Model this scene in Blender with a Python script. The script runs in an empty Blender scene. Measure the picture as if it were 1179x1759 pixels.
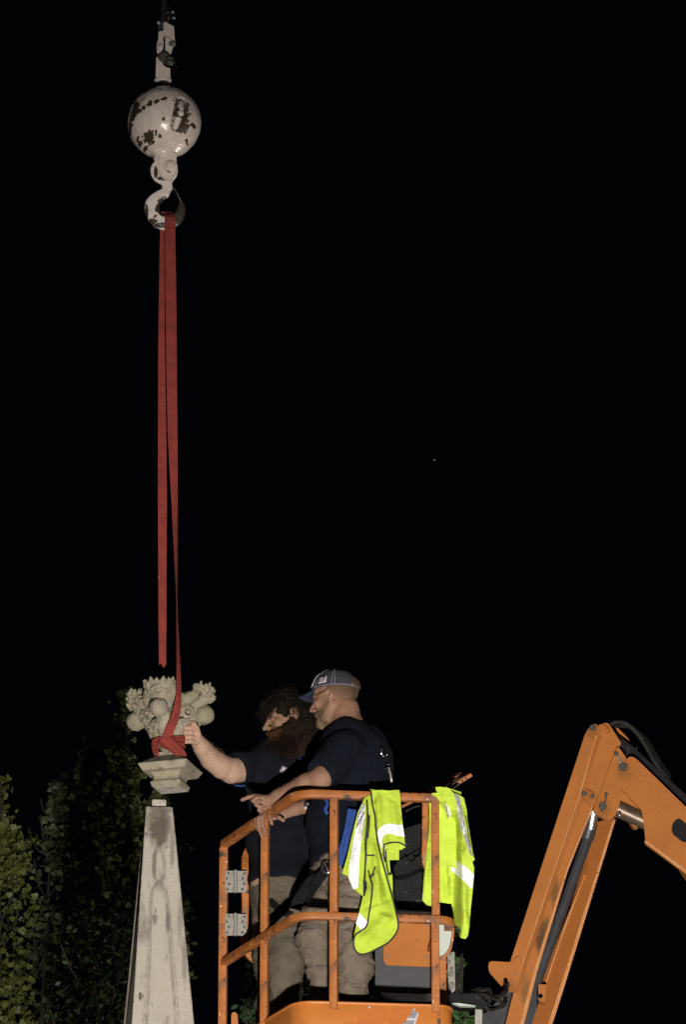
import bpy, bmesh, math, random
import numpy as np
import openvdb as vdb
from mathutils import Vector, Matrix
from mathutils.geometry import delaunay_2d_cdt
random.seed(7); RNG = np.random.RandomState(7)
rad = math.radians
SC = bpy.context.scene
COL = SC.collection

# ------------------------------------------------------------------ camera
F = 9400.0; PW, PH = 1179.0, 1759.0; PITCH = rad(20.0); EYE = 1.6
cam = bpy.data.cameras.new('camera'); camo = bpy.data.objects.new('camera', cam); COL.objects.link(camo)
camo.location = (0, 0, EYE); camo.rotation_euler = (rad(90) + PITCH, 0, 0)
cam.sensor_fit = 'HORIZONTAL'; cam.sensor_width = 36.0; cam.lens = 36.0 * F / PW
cam.clip_start = 0.1; cam.clip_end = 3000
SC.camera = camo
SC.view_settings.view_transform = 'Standard'; SC.view_settings.look = 'None'
SC.view_settings.exposure = 0.0; SC.view_settings.gamma = 1.0
# ------------------------------------------------------------------ night sky
world = bpy.data.worlds.new('World'); SC.world = world; world.use_nodes = True
bg = world.node_tree.nodes['Background']
bg.inputs[0].default_value = (0.42, 0.62, 1.0, 1); bg.inputs[1].default_value = 0.0011
# ------------------------------------------------------------------ floodlights (lamps stand on the ground, out of frame)
#       name,   position,            aim,               watts, colour,           size, cone
FLOODS = [
    ('key',  (0.35, 8.9, 1.75), (0.15, 24.0, 7.5), 16800.0, (1.0, 0.925, 0.83), 0.16, 38.5),
    ('back', (7.6, 35.0, 1.75), (-0.3, 24.3, 10.5), 2300.0, (1.0, 0.93, 0.84), 0.30, 62),
    ('tree', (-6.0, 24.5, 1.75), (-1.6, 32.0, 11.2), 1500.0, (1.0, 0.90, 0.66), 0.20, 50),  # added fill lamp, lifts the obelisk's shadow off the trees
]

def at(px, py, Y):
    """world point seen at photograph pixel (px,py) at ground distance Y"""
    dx = (px - PW / 2) / F; dy = (PH / 2 - py) / F
    d = (dx, math.cos(PITCH) - dy * math.sin(PITCH), math.sin(PITCH) + dy * math.cos(PITCH))
    s = Y / d[1]
    return Vector((d[0] * s, Y, EYE + d[2] * s))
A = lambda *p: np.array(at(*p))
# ------------------------------------------------------------------ linking helpers
def empty(name, label, cat, loc=(0, 0, 0), group=None):
    o = bpy.data.objects.new(name, None); COL.objects.link(o); o.location = loc
    o['label'] = label; o['category'] = cat
    if group: o['group'] = group
    bpy.context.view_layer.update()
    return o
def link(name, me, mat, parent=None, label=None, kind=None, smooth=True):
    o = bpy.data.objects.new(name, me); COL.objects.link(o)
    me.name = name
    if mat is not None and len(me.materials) == 0: me.materials.append(mat)
    if smooth:
        me.polygons.foreach_set('use_smooth', [True] * len(me.polygons))
    if parent is not None:
        o.parent = parent; o.matrix_parent_inverse = parent.matrix_world.inverted()
        # keep transform simple: bake the inverse offset
    if label: o['label'] = label
    if kind: o['kind'] = kind
    return o
def mesh(verts, faces):
    me = bpy.data.meshes.new('m'); me.from_pydata([tuple(v) for v in verts], [], [tuple(f) for f in faces]); me.update()
    return me
def mesh_np(V, Fc):
    """fast mesh from arrays, all faces with the same vertex count"""
    me = bpy.data.meshes.new('m'); n = len(Fc); k = Fc.shape[1]
    me.vertices.add(len(V)); me.vertices.foreach_set('co', np.asarray(V, np.float32).ravel())
    me.loops.add(n * k); me.loops.foreach_set('vertex_index', np.asarray(Fc, np.int32).ravel())
    me.polygons.add(n); me.polygons.foreach_set('loop_start', np.arange(0, n * k, k, dtype=np.int32))
    me.update(calc_edges=True); return me
class MB:
    """collects simple shapes into one mesh"""
    def __init__(s): s.v = []; s.f = []
    def add(s, v, f):
        n = len(s.v); s.v += [tuple(x) for x in v]; s.f += [tuple(i + n for i in q) for q in f]; return s
    def box(s, c, half, R=None, bev=0.0):
        bm = bmesh.new(); bmesh.ops.create_cube(bm, size=2)
        for v in bm.verts: v.co = Vector((v.co.x * half[0], v.co.y * half[1], v.co.z * half[2]))
        if bev: bmesh.ops.bevel(bm, geom=bm.edges[:], offset=bev, segments=2, affect='EDGES', profile=.6)
        M = (R if R is not None else Matrix.Identity(3))
        s._bm(bm, lambda p: M @ p + Vector(c)); return s
    def _bm(s, bm, fn):
        bm.verts.index_update()
        s.add([fn(v.co) for v in bm.verts], [[v.index for v in f.verts] for f in bm.faces]); bm.free()
    def cyl(s, p, q, r, r2=None, n=16, bev=0.0):
        p = Vector(p); q = Vector(q); r2 = r if r2 is None else r2; d = (q - p); L = d.length; d.normalize()
        a = d.orthogonal().normalized(); b = d.cross(a)
        prof = [(0, 0.0, r - bev), (1, bev, r), (2, L - bev, r2), (3, L, r2 - bev)] if bev else [(0, 0, r), (3, L, r2)]
        vs = []; fs = []
        for _, t, rr in prof:
            for k in range(n):
                an = 2 * math.pi * k / n; vs.append(p + d * t + (a * math.cos(an) + b * math.sin(an)) * rr)
        m = len(prof)
        for i in range(m - 1):
            for k in range(n): fs.append((i * n + k, i * n + (k + 1) % n, (i + 1) * n + (k + 1) % n, (i + 1) * n + k))
        fs.append(tuple(range(n))[::-1]); fs.append(tuple((m - 1) * n + k for k in range(n)))
        s.add(vs, fs); return s
    def sweep(s, pts, sec, up=(0, 0, 1), cap=True, closed=False, ups=None):
        """sec: list of (side, up) offsets, or a function i -> list"""
        P = [Vector(p) for p in pts]; n = len(P); vs = []; fs = []; m = None
        for i in range(n):
            if closed: t = P[(i + 1) % n] - P[i - 1]
            else: t = P[min(i + 1, n - 1)] - P[max(i - 1, 0)]
            t.normalize(); u0 = Vector(ups[i]) if ups else Vector(up)
            side = t.cross(u0)
            if side.length < 1e-5: side = t.orthogonal()
            side.normalize(); u = side.cross(t).normalized()
            S = sec(i) if callable(sec) else sec; m = len(S)
            for (a, b) in S: vs.append(P[i] + side * a + u * b)
        for i in range(n if closed else n - 1):
            j = (i + 1) % n
            for k in range(m): fs.append((i * m + k, i * m + (k + 1) % m, j * m + (k + 1) % m, j * m + k))
        if cap and not closed:
            fs.append(tuple(range(m))[::-1]); fs.append(tuple((n - 1) * m + k for k in range(m)))
        s.add(vs, fs); return s
    def sphere(s, c, r, n=10):
        bm = bmesh.new(); bmesh.ops.create_uvsphere(bm, u_segments=n * 2, v_segments=n, radius=1)
        rr = (r, r, r) if not hasattr(r, '__len__') else r
        s._bm(bm, lambda p: Vector((p.x * rr[0], p.y * rr[1], p.z * rr[2])) + Vector(c)); return s
    def me(s):
        m = mesh(s.v, s.f); bm = bmesh.new(); bm.from_mesh(m); bmesh.ops.recalc_face_normals(bm, faces=bm.faces[:]); bm.to_mesh(m); bm.free(); return m
    def build(s, name, mat, parent=None, label=None, kind=None, smooth=False, sharp=38):
        m = s.me(); o = link(name, m, mat, parent, label, kind, smooth)
        if smooth: m.set_sharp_from_angle(angle=rad(sharp))
        return o
def circ(r, n=10, sx=1, sy=1): return [(r * sx * math.cos(2 * math.pi * k / n), r * sy * math.sin(2 * math.pi * k / n)) for k in range(n)]
def rsq(w, h=None, b=0.006):
    h = w if h is None else h; a = w / 2; c = h / 2; out = []
    for sx, sy, a0 in ((1, 1, 0), (-1, 1, 90), (-1, -1, 180), (1, -1, 270)):
        for t in (0, 45, 90):
            an = rad(a0 + t); out.append((sx * (a - b) + b * math.cos(an), sy * (c - b) + b * math.sin(an)))
    return out
def smooth_path(pts, per=6):
    """Catmull-Rom through the points"""
    P = [np.array(p, float) for p in pts]; P = [2 * P[0] - P[1]] + P + [2 * P[-1] - P[-2]]; out = []
    for i in range(1, len(P) - 2):
        for k in range(per):
            t = k / per; a, b, c, d = P[i - 1:i + 3]
            out.append(.5 * ((2 * b) + (c - a) * t + (2 * a - 5 * b + 4 * c - d) * t * t + (3 * b - a - 3 * c + d) * t ** 3))
    out.append(P[-2]); return out
# ------------------------------------------------------------------ value noise on arrays
_T = RNG.rand(32, 32, 32).astype(np.float32) * 2 - 1
def vnoise(P, s=1.0, oct=1):
    out = np.zeros(len(P), np.float32); amp = 1.0
    for o in range(oct):
        Q = np.asarray(P) * s + 100.3 + 7.7 * o; I = np.floor(Q).astype(int); f = (Q - I); f = f * f * (3 - 2 * f)
        r = 0
        for dx in (0, 1):
            for dy in (0, 1):
                for dz in (0, 1):
                    w = (f[:, 0] if dx else 1 - f[:, 0]) * (f[:, 1] if dy else 1 - f[:, 1]) * (f[:, 2] if dz else 1 - f[:, 2])
                    r = r + w * _T[(I[:, 0] + dx) % 32, (I[:, 1] + dy) % 32, (I[:, 2] + dz) % 32]
        out += amp * r; amp *= .5; s *= 2.03
    return out
# ------------------------------------------------------------------ sculpting with distance fields
class SDF:
    def __init__(s, lo, hi, h):
        s.lo = np.array(lo, float); s.h = h; s.n = np.ceil((np.array(hi) - s.lo) / h).astype(int) + 1
        s.a = np.full(s.n, 1.0, np.float32); s.M = np.eye(3); s.o = np.zeros(3); s.dr = 0.0
    def frame(s, M=None, o=None):
        s.M = np.eye(3) if M is None else np.array(M); s.o = np.zeros(3) if o is None else np.array(o)
    def P(s, p): return s.M @ np.array(p, float) + s.o
    def _do(s, f, lo, hi, k, op):
        m = max(k, 0) + 3 * s.h
        i0 = np.clip(np.floor((lo - m - s.lo) / s.h).astype(int), 0, s.n); i1 = np.clip(np.ceil((hi + m - s.lo) / s.h).astype(int) + 1, 0, s.n)
        if np.any(i1 <= i0): return
        X = (s.lo[0] + s.h * np.arange(i0[0], i1[0])).astype(np.float32)[:, None, None]
        Y = (s.lo[1] + s.h * np.arange(i0[1], i1[1])).astype(np.float32)[None, :, None]
        Z = (s.lo[2] + s.h * np.arange(i0[2], i1[2])).astype(np.float32)[None, None, :]
        b = f(X, Y, Z); sl = tuple(slice(i0[k_], i1[k_]) for k_ in range(3)); a = s.a[sl]
        if op == 's': a = -a
        if op == 'i': a = -a; b = -b
        if k > 0:
            hh = np.clip(.5 + .5 * (b - a) / k, 0, 1) ; r = b + (a - b) * hh - k * hh * (1 - hh)
        else: r = np.minimum(a, b)
        s.a[sl] = -r if op != 'u' else r
    def cone(s, p, q, r1, r2=None, k=.01, op='u'):
        r2 = r1 if r2 is None else r2; p = s.P(p); q = s.P(q); r1 += s.dr; r2 += s.dr
        d = q - p; L = max(float(d @ d), 1e-12); R = max(r1, r2)
        def f(X, Y, Z):
            x = X - p[0]; y = Y - p[1]; z = Z - p[2]; t = np.clip((x * d[0] + y * d[1] + z * d[2]) / L, 0, 1)
            return np.sqrt((x - t * d[0]) ** 2 + (y - t * d[1]) ** 2 + (z - t * d[2]) ** 2) - (r1 + (r2 - r1) * t)
        s._do(f, np.minimum(p, q) - R, np.maximum(p, q) + R, k, op)
    def ball(s, c, r, k=.01, op='u'): s.cone(c, c, r, r, k, op)
    def chain(s, pts, rs, k=.006, op='u'):
        for i in range(len(pts) - 1): s.cone(pts[i], pts[i + 1], rs[i], rs[i + 1], k, op)
    def ell(s, c, r, R=None, k=.01, op='u'):
        c = s.P(c); R = s.M @ (np.eye(3) if R is None else np.array(R)); r = np.array(r, float) + s.dr; m = r.max()
        def f(X, Y, Z):
            x = X - c[0]; y = Y - c[1]; z = Z - c[2]
            q = [(x * R[0, i] + y * R[1, i] + z * R[2, i]) / r[i] for i in range(3)]
            k0 = np.sqrt(q[0] ** 2 + q[1] ** 2 + q[2] ** 2) + 1e-6; k1 = np.sqrt((q[0] / r[0]) ** 2 + (q[1] / r[1]) ** 2 + (q[2] / r[2]) ** 2) + 1e-6
            return k0 * (k0 - 1) / k1
        s._do(f, c - m, c + m, k, op)
    def box(s, c, half, R=None, rnd=.005, k=0.0, op='u'):
        c = s.P(c); R = s.M @ (np.eye(3) if R is None else np.array(R)); hf = np.array(half, float) + s.dr - rnd; m = np.linalg.norm(hf) + rnd
        def f(X, Y, Z):
            x = X - c[0]; y = Y - c[1]; z = Z - c[2]
            q = [np.abs(x * R[0, i] + y * R[1, i] + z * R[2, i]) - hf[i] for i in range(3)]
            o = np.sqrt(sum(np.maximum(t, 0) ** 2 for t in q)); return o + np.minimum(np.maximum(np.maximum(q[0], q[1]), q[2]), 0) - rnd
        s._do(f, c - m, c + m, k, op)
    def torus(s, c, ax, Rr, r, k=.005, op='u'):
        c = s.P(c); ax = s.M @ np.array(ax, float); ax = ax / np.linalg.norm(ax); m = Rr + r
        def f(X, Y, Z):
            x = X - c[0]; y = Y - c[1]; z = Z - c[2]; t = x * ax[0] + y * ax[1] + z * ax[2]
            rr = np.sqrt(np.maximum(x * x + y * y + z * z - t * t, 0)); return np.sqrt((rr - Rr) ** 2 + t * t) - r
        s._do(f, c - m, c + m, k, op)
    def cut(s, c, n, k=.004, keep=False):
        """remove the half space in front of plane (c, n)"""
        c = s.P(c); n = s.M @ np.array(n, float); n = n / np.linalg.norm(n)
        def f(X, Y, Z): return -((X - c[0]) * n[0] + (Y - c[1]) * n[1] + (Z - c[2]) * n[2]) + 0 * (X + Y + Z)
        s._do(f, s.lo, s.lo + s.h * s.n, k, 's')
    def mesh(s, disp=None, smooth=1):
        a = s.a.copy()
        for ax in range(3):
            sl = [slice(None)] * 3; sl[ax] = 0; a[tuple(sl)] = 1; sl[ax] = -1; a[tuple(sl)] = 1
        a = np.clip(a, -4 * s.h, 4 * s.h) / s.h
        g = vdb.FloatGrid(background=4.0); g.copyFromArray(a); V, Q = g.convertToQuads(isovalue=0.0)
        V = np.array(V, np.float64); Q = np.array(Q, np.int64)
        Q = Q[:, ::-1]
        if smooth:
            E = np.concatenate([Q[:, [0, 1]], Q[:, [1, 2]], Q[:, [2, 3]], Q[:, [3, 0]]])
            for _ in range(smooth):
                S_ = np.zeros_like(V); C = np.zeros(len(V))
                for d in range(3):
                    S_[:, d] = np.bincount(E[:, 0], V[E[:, 1], d], len(V)) + np.bincount(E[:, 1], V[E[:, 0], d], len(V))
                C = np.bincount(E[:, 0], minlength=len(V)) + np.bincount(E[:, 1], minlength=len(V))
                V = V * .5 + .5 * S_ / np.maximum(C, 1)[:, None]
        V = V * s.h + s.lo
        if disp is not None:
            n1 = np.cross(V[Q[:, 2]] - V[Q[:, 0]], V[Q[:, 3]] - V[Q[:, 1]]); N = np.zeros_like(V)
            for j in range(4):
                for d in range(3): N[:, d] += np.bincount(Q[:, j], n1[:, d], len(V))
            N /= np.linalg.norm(N, axis=1)[:, None] + 1e-12
            # make sure the normals look outwards
            gi = np.clip(np.round((V + N * 2 * s.h - s.lo) / s.h).astype(int), 0, s.n - 1); gj = np.clip(np.round((V - N * 2 * s.h - s.lo) / s.h).astype(int), 0, s.n - 1)
            if np.mean(s.a[tuple(gi.T)] > s.a[tuple(gj.T)]) < .5: N = -N; Q = Q[:, ::-1]
            V = V + N * disp(V)[:, None]
        me = mesh_np(V, Q)
        return me
def yaw(t): c, s_ = math.cos(t), math.sin(t); return np.array([[c, -s_, 0], [s_, c, 0], [0, 0, 1.]])
# ------------------------------------------------------------------ sheets cut to an outline (cloth, plates)
def in_poly(x, y, P):
    c = False; n = len(P)
    for i in range(n):
        x1, y1 = P[i]; x2, y2 = P[i - 1]
        if (y1 > y) != (y2 > y) and x < (x2 - x1) * (y - y1) / (y2 - y1) + x1: c = not c
    return c
def sheet(outline, depth, step=3.0, thick=.004, jitter=.3):
    """cloth piece: outline in photograph pixels, depth(px,py) its distance; returns a closed mesh"""
    B = []
    n = len(outline)
    for i in range(n):
        a = outline[i]; b = outline[(i + 1) % n]; L = math.hypot(b[0] - a[0], b[1] - a[1]); m = max(1, int(L / step))
        for k in range(m): B.append((a[0] + (b[0] - a[0]) * k / m, a[1] + (b[1] - a[1]) * k / m))
    xs = [p[0] for p in B]; ys = [p[1] for p in B]; I = []
    y = min(ys)
    rs = random.Random(3)
    while y < max(ys):
        x = min(xs)
        while x < max(xs):
            px = x + rs.uniform(-jitter, jitter) * step; py = y + rs.uniform(-jitter, jitter) * step
            if in_poly(px, py, B) and min((px - q[0]) ** 2 + (py - q[1]) ** 2 for q in B) > (.5 * step) ** 2: I.append((px, py))
            x += step
        y += step
    pts = [Vector(p) for p in B + I]; nb = len(B)
    v, e, f, *_ = delaunay_2d_cdt(pts, [(i, (i + 1) % nb) for i in range(nb)], [list(range(nb))], 1, 1e-4)
    f = [t for t in f if in_poly(sum(v[i].x for i in t) / 3, sum(v[i].y for i in t) / 3, B)]
    m = MB(); front = [at(p.x, p.y, depth(p.x, p.y)) for p in v]; back = [p + Vector((0, thick, 0)) for p in front]; N = len(v)
    m.v = [tuple(p) for p in front] + [tuple(p) for p in back]
    m.f = [tuple(t) for t in f] + [tuple(i + N for i in t)[::-1] for t in f]
    cnt = {}
    for t in f:
        for a, b in ((t[0], t[1]), (t[1], t[2]), (t[2], t[0])): cnt[(a, b)] = 1
    for (a, b) in list(cnt):
        if (b, a) not in cnt: m.f.append((b, a, a + N, b + N))
    return m
def plate(mb, pts, Y, thick, bev=.003, dY=None):
    """flat plate standing at distance Y, outline in photograph pixels, extruded away from the camera"""
    bm = bmesh.new(); vs = [bm.verts.new(at(p[0], p[1], Y + (dY(p[0], p[1]) if dY else 0))) for p in pts]; f = bm.faces.new(vs)
    r = bmesh.ops.extrude_face_region(bm, geom=[f]); ev = [g for g in r['geom'] if isinstance(g, bmesh.types.BMVert)]
    bmesh.ops.translate(bm, verts=ev, vec=(0, thick, 0)); bmesh.ops.recalc_face_normals(bm, faces=bm.faces[:])
    if bev: bmesh.ops.bevel(bm, geom=bm.edges[:], offset=bev, segments=2, affect='EDGES', clamp_overlap=True)
    mb._bm(bm, lambda p: p.copy()); return mb
def rc(pts, r=4, n=4):
    """round the corners of a pixel outline"""
    out = []; N = len(pts)
    for i in range(N):
        p = np.array(pts[i][:2], float); a = np.array(pts[i - 1][:2], float); b = np.array(pts[(i + 1) % N][:2], float)
        ri = pts[i][2] if len(pts[i]) > 2 else r
        if ri <= 0: out.append(tuple(p)); continue
        u = (a - p); w = (b - p); la = min(ri, .45 * np.linalg.norm(u)); lb = min(ri, .45 * np.linalg.norm(w)); u = p + u / np.linalg.norm(u) * la; w = p + w / np.linalg.norm(w) * lb
        for k in range(n + 1):
            t = k / n; out.append(tuple((1 - t) ** 2 * u + 2 * t * (1 - t) * p + t * t * w))
    return out
# ------------------------------------------------------------------ materials
def mat(name, col, rough=.6, metal=0.0, var=None, vscale=20.0, bump=0.0, bscale=200.0, spec=.5, marks=None, sss=0, coord='Object', stretch=None, twoside=None, sheen=0, bump2=None):
    """marks: list of (colour, scale, threshold, softness, detail) stains and chips laid over the base"""
    m = bpy.data.materials.new(name); m.use_nodes = True; nt = m.node_tree; b = nt.nodes['Principled BSDF']; N = nt.nodes.new; Lk = nt.links.new
    b.inputs['Roughness'].default_value = rough; b.inputs['Metallic'].default_value = metal; b.inputs['Specular IOR Level'].default_value = spec
    if sss: b.inputs['Subsurface Weight'].default_value = sss; b.inputs['Subsurface Radius'].default_value = (.012, .005, .003); b.inputs['Subsurface Scale'].default_value = .6
    if sheen: b.inputs['Sheen Weight'].default_value = sheen; b.inputs['Sheen Roughness'].default_value = .5
    tc = N('ShaderNodeTexCoord'); vec = tc.outputs[coord]
    if stretch:
        mp = N('ShaderNodeMapping'); mp.inputs['Scale'].default_value = stretch; Lk(vec, mp.inputs['Vector']); svec = mp.outputs[0]
    else: svec = vec
    c4 = lambda c: (c[0], c[1], c[2], 1)
    rgb = N('ShaderNodeRGB'); rgb.outputs[0].default_value = c4(col); cur = rgb.outputs[0]
    def noise(scale, detail=5, v=None, dist=0):
        n = N('ShaderNodeTexNoise'); n.inputs['Scale'].default_value = scale; n.inputs['Detail'].default_value = detail; n.inputs['Distortion'].default_value = dist; Lk(v if v is not None else svec, n.inputs['Vector']); return n.outputs['Fac']
    def mixc(fac, a, c):
        x = N('ShaderNodeMix'); x.data_type = 'RGBA'; Lk(fac, x.inputs[0]); Lk(a, x.inputs[6]); x.inputs[7].default_value = c4(c); return x.outputs[2]
    def ramp(v, lo, hi):
        x = N('ShaderNodeMapRange'); x.inputs[1].default_value = lo; x.inputs[2].default_value = hi; Lk(v, x.inputs[0]); return x.outputs[0]
    if var: cur = mixc(ramp(noise(vscale, 6), .32, .68), cur, var)
    masks = []
    for (c, sc, th, so, de) in (marks or []):
        f = ramp(noise(sc, de), th, th + so); cur = mixc(f, cur, c); masks.append(f)
    Lk(cur, b.inputs['Base Color'])
    if bump:
        bp = N('ShaderNodeBump'); bp.inputs['Strength'].default_value = bump; bp.inputs['Distance'].default_value = .01; Lk(noise(bscale, 4, vec), bp.inputs['Height']); nrm = bp.outputs[0]
        if bump2:
            b2 = N('ShaderNodeBump'); b2.inputs['Strength'].default_value = bump2[0]; b2.inputs['Distance'].default_value = .01; Lk(noise(bump2[1], 4), b2.inputs['Height']); Lk(nrm, b2.inputs['Normal']); nrm = b2.outputs[0]
        Lk(nrm, b.inputs['Normal'])
    m['_'] = 0; del m['_']
    return m
M = {}
ORG = (.41, .146, .033); ORG2 = (.345, .119, .026)
M['orange'] = mat('orange_paint', ORG, .42, var=ORG2, vscale=9, bump=.12, bscale=260, marks=[((.05, .03, .02), 55, .69, .03, 8), ((.75, .5, .32), 75, .71, .03, 7), ((.30, .11, .03), 22, .62, .12, 8)])
M['orange_worn'] = mat('worn_orange_paint', (.42, .138, .030), .5, var=(.29, .098, .026), vscale=14, bump=.35, bscale=180, marks=[((.20, .085, .04), 9, .54, .10, 9), ((.05, .032, .022), 26, .61, .04, 10), ((.09, .05, .03), 130, .63, .04, 8), ((.62, .42, .30), 45, .665, .03, 9)])
M['orange_clean'] = mat('smooth_orange_paint', ORG, .36, var=(.35, .122, .028), vscale=5, bump=.10, bscale=140, marks=[((.30, .12, .04), 34, .60, .10, 9), ((.52, .26, .10), 160, .70, .03, 6), ((.09, .05, .02), 5.0, .665, .10, 9), ((.10, .05, .02), 90, .74, .03, 6)])
M['orange_shaded'] = mat('shaded_orange_paint', (.36, .125, .030), .42, var=(.32, .11, .027), vscale=5, bump=.05, bscale=300, marks=[((.06, .035, .02), 70, .72, .03, 7)])  # darker orange puts the shade of recessed faces into the colour
M['orange_lit_edge'] = mat('edge_lit_orange_paint', (.56, .27, .11), .38, var=(.46, .19, .06), vscale=12, bump=.1, bscale=200, marks=[((.16, .07, .03), 60, .66, .04, 8)])  # paler tone paints the light caught along the flange edges
M['orange_ghost'] = mat('unfaded_orange_paint', (.44, .13, .022), .4, var=(.40, .118, .022), vscale=8)
M['steel'] = mat('dull_steel', (.33, .32, .30), .42, .55, var=(.2, .19, .18), vscale=60, bump=.2, bscale=250, marks=[((.25, .12, .05), 40, .66, .08, 7)])
M['zinc'] = mat('galvanised_steel', (.33, .32, .29), .5, .3, var=(.22, .21, .19), vscale=90, bump=.2, bscale=350, marks=[((.22, .12, .06), 35, .64, .1, 8)])
M['bolt'] = mat('bolt_steel', (.12, .11, .095), .5, .6, var=(.06, .05, .045), vscale=200, bump=.3, bscale=300)
M['chrome'] = mat('chrome_rod', (.60, .61, .63), .30, .9, var=(.6, .6, .62), vscale=30)
M['black_tube'] = mat('black_cylinder_paint', (.045, .047, .055), .33, .25, var=(.07, .07, .08), vscale=15)
M['rubber'] = mat('black_rubber_hose', (.010, .010, .010), .5, var=(.020, .019, .018), vscale=40, bump=.4, bscale=220, spec=.2)
M['black_plastic'] = mat('black_plastic', (.006, .006, .007), .6, var=(.011, .011, .013), vscale=18, bump=.2, bscale=120, spec=.2, marks=[((.05, .05, .055), 22, .64, .08, 9)])
M['grey_plastic'] = mat('dark_grey_plastic', (.055, .053, .063), .6, var=(.042, .040, .050), vscale=25, bump=.25, bscale=300, marks=[((.02, .02, .02), 30, .67, .05, 8)])
M['ivory'] = mat('pale_sticker', (.42, .50, .46), .4, var=(.45, .55, .5), vscale=60)
M['white_panel'] = mat('dusty_white_plastic', (.42, .46, .44), .6, var=(.42, .47, .44), vscale=120, marks=[((.35, .2, .12), 40, .63, .08, 8)])
M['skin'] = mat('skin', (.29, .168, .115), .5, var=(.235, .123, .083), vscale=22, bump=.45, bscale=380, sss=.06, spec=.3, marks=[((.25, .11, .07), 60, .62, .2, 6)])
M['skin_arm'] = mat('skin_with_arm_hair', (.43, .29, .215), .52, var=(.37, .23, .165), vscale=26, bump=.45, bscale=380, sss=.06, spec=.3)
M['shirt'] = mat('navy_cotton', (.0048, .0068, .0145), .95, var=(.0034, .0048, .010), vscale=30, bump=.35, bscale=500, spec=.15)
M['shirt2'] = mat('washed_navy_cotton', (.0055, .0068, .0125), .95, var=(.004, .005, .009), vscale=30, bump=.35, bscale=500, spec=.15)
M['khaki'] = mat('khaki_work_cotton', (.165, .137, .107), .9, var=(.125, .104, .082), vscale=16, bump=.4, bscale=600, spec=.2)
M['khaki2'] = mat('olive_work_cotton', (.115, .10, .078), .9, var=(.085, .074, .056), vscale=16, bump=.4, bscale=600, spec=.2)
M['boot'] = mat('brown_boot_leather', (.07, .04, .025), .5, var=(.04, .025, .018), vscale=40, bump=.3)
M['hair_brown'] = mat('dark_brown_hair', (.0060, .0042, .0030), .8, var=(.010, .0065, .0042), vscale=60, bump=.5, bscale=300, spec=.12)
M['beard_red'] = mat('reddish_beard_hair', (.015, .0065, .0035), .8, var=(.006, .004, .0026), vscale=18, bump=.5, bscale=300, spec=.12)
M['hair_blond'] = mat('sandy_hair', (.15, .095, .05), .6, var=(.10, .062, .034), vscale=80, bump=.5, bscale=300)
M['beard_sandy'] = mat('sandy_beard_hair', (.12, .080, .042), .6, var=(.17, .105, .060), vscale=80, bump=.5, bscale=300)
M['cap_mesh'] = mat('grey_cap_mesh', (.058, .056, .072), .8, var=(.022, .021, .032), vscale=150, bump=.7, bscale=520)
M['cap_front'] = mat('grey_cap_cotton', (.10, .097, .102), .85, var=(.07, .068, .075), vscale=50, bump=.4, bscale=500)
M['cap_seam'] = mat('pale_cap_seam', (.12, .118, .15), .8)
M['cap_navy'] = mat('navy_cap_brim', (.018, .028, .065), .8, var=(.011, .017, .045), vscale=50, bump=.3, bscale=400)
M['white'] = mat('white_cloth', (.50, .49, .53), .7, var=(.42, .41, .45), vscale=60)
M['mauve'] = mat('mauve_print', (.20, .16, .22), .7)
M['metal_dark'] = mat('dark_wire', (.05, .04, .04), .4, .6)
M['lens'] = mat('lens_glass', (.5, .52, .55), .08, 0); 
M['blue_web'] = mat('blue_webbing', (.012, .055, .27), .8, var=(.008, .035, .18), vscale=40, bump=.4, bscale=400)
M['black_web'] = mat('black_webbing', (.005, .005, .006), .85, var=(.009, .009, .010), vscale=40, bump=.4, bscale=400, spec=.12)
M['silver'] = mat('polished_buckle', (.75, .77, .78), .25, 1.0, var=(.5, .5, .52), vscale=60)
def hivis(name, c, v):
    return mat(name, c, .7, var=v, vscale=14, bump=.35, bscale=650, bump2=(.95, 18))
M['vest'] = hivis('fluorescent_yellow_mesh', (.47, .62, .045), (.40, .54, .035))
M['vest2'] = hivis('bright_fluorescent_yellow', (.53, .72, .06), (.46, .62, .045))
M['reflect'] = mat('reflective_tape', (.90, .90, .94), .4, .0, var=(.76, .77, .82), vscale=90, bump=.2, bscale=90)
M['reflect_grey'] = mat('creased_reflective_tape', (.42, .42, .47), .4, .1, var=(.22, .22, .26), vscale=45, bump=.4, bscale=90)
M['piping'] = mat('black_binding', (.018, .018, .016), .7)
M['red_web'] = mat('red_sling_webbing', (.25, .032, .022), .8, var=(.175, .023, .017), vscale=22, bump=.5, bscale=420, marks=[((.36, .11, .08), 40, .70, .05, 7), ((.14, .025, .02), 16, .64, .15, 7)])
M['stone'] = mat('mossy_limestone', (.30, .268, .205), .9, var=(.205, .185, .135), vscale=14, bump=.5, bscale=160, marks=[((.20, .195, .11), 8, .50, .25, 7), ((.085, .08, .065), 26, .60, .12, 9)])
M['bark'] = mat('ginkgo_bark', (.022, .020, .014), .9, var=(.014, .012, .009), vscale=20, bump=.5, bscale=60)
M['grass'] = mat('night_grass', (.035, .05, .02), .95, var=(.05, .045, .025), vscale=3, bump=.6, bscale=30)
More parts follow.
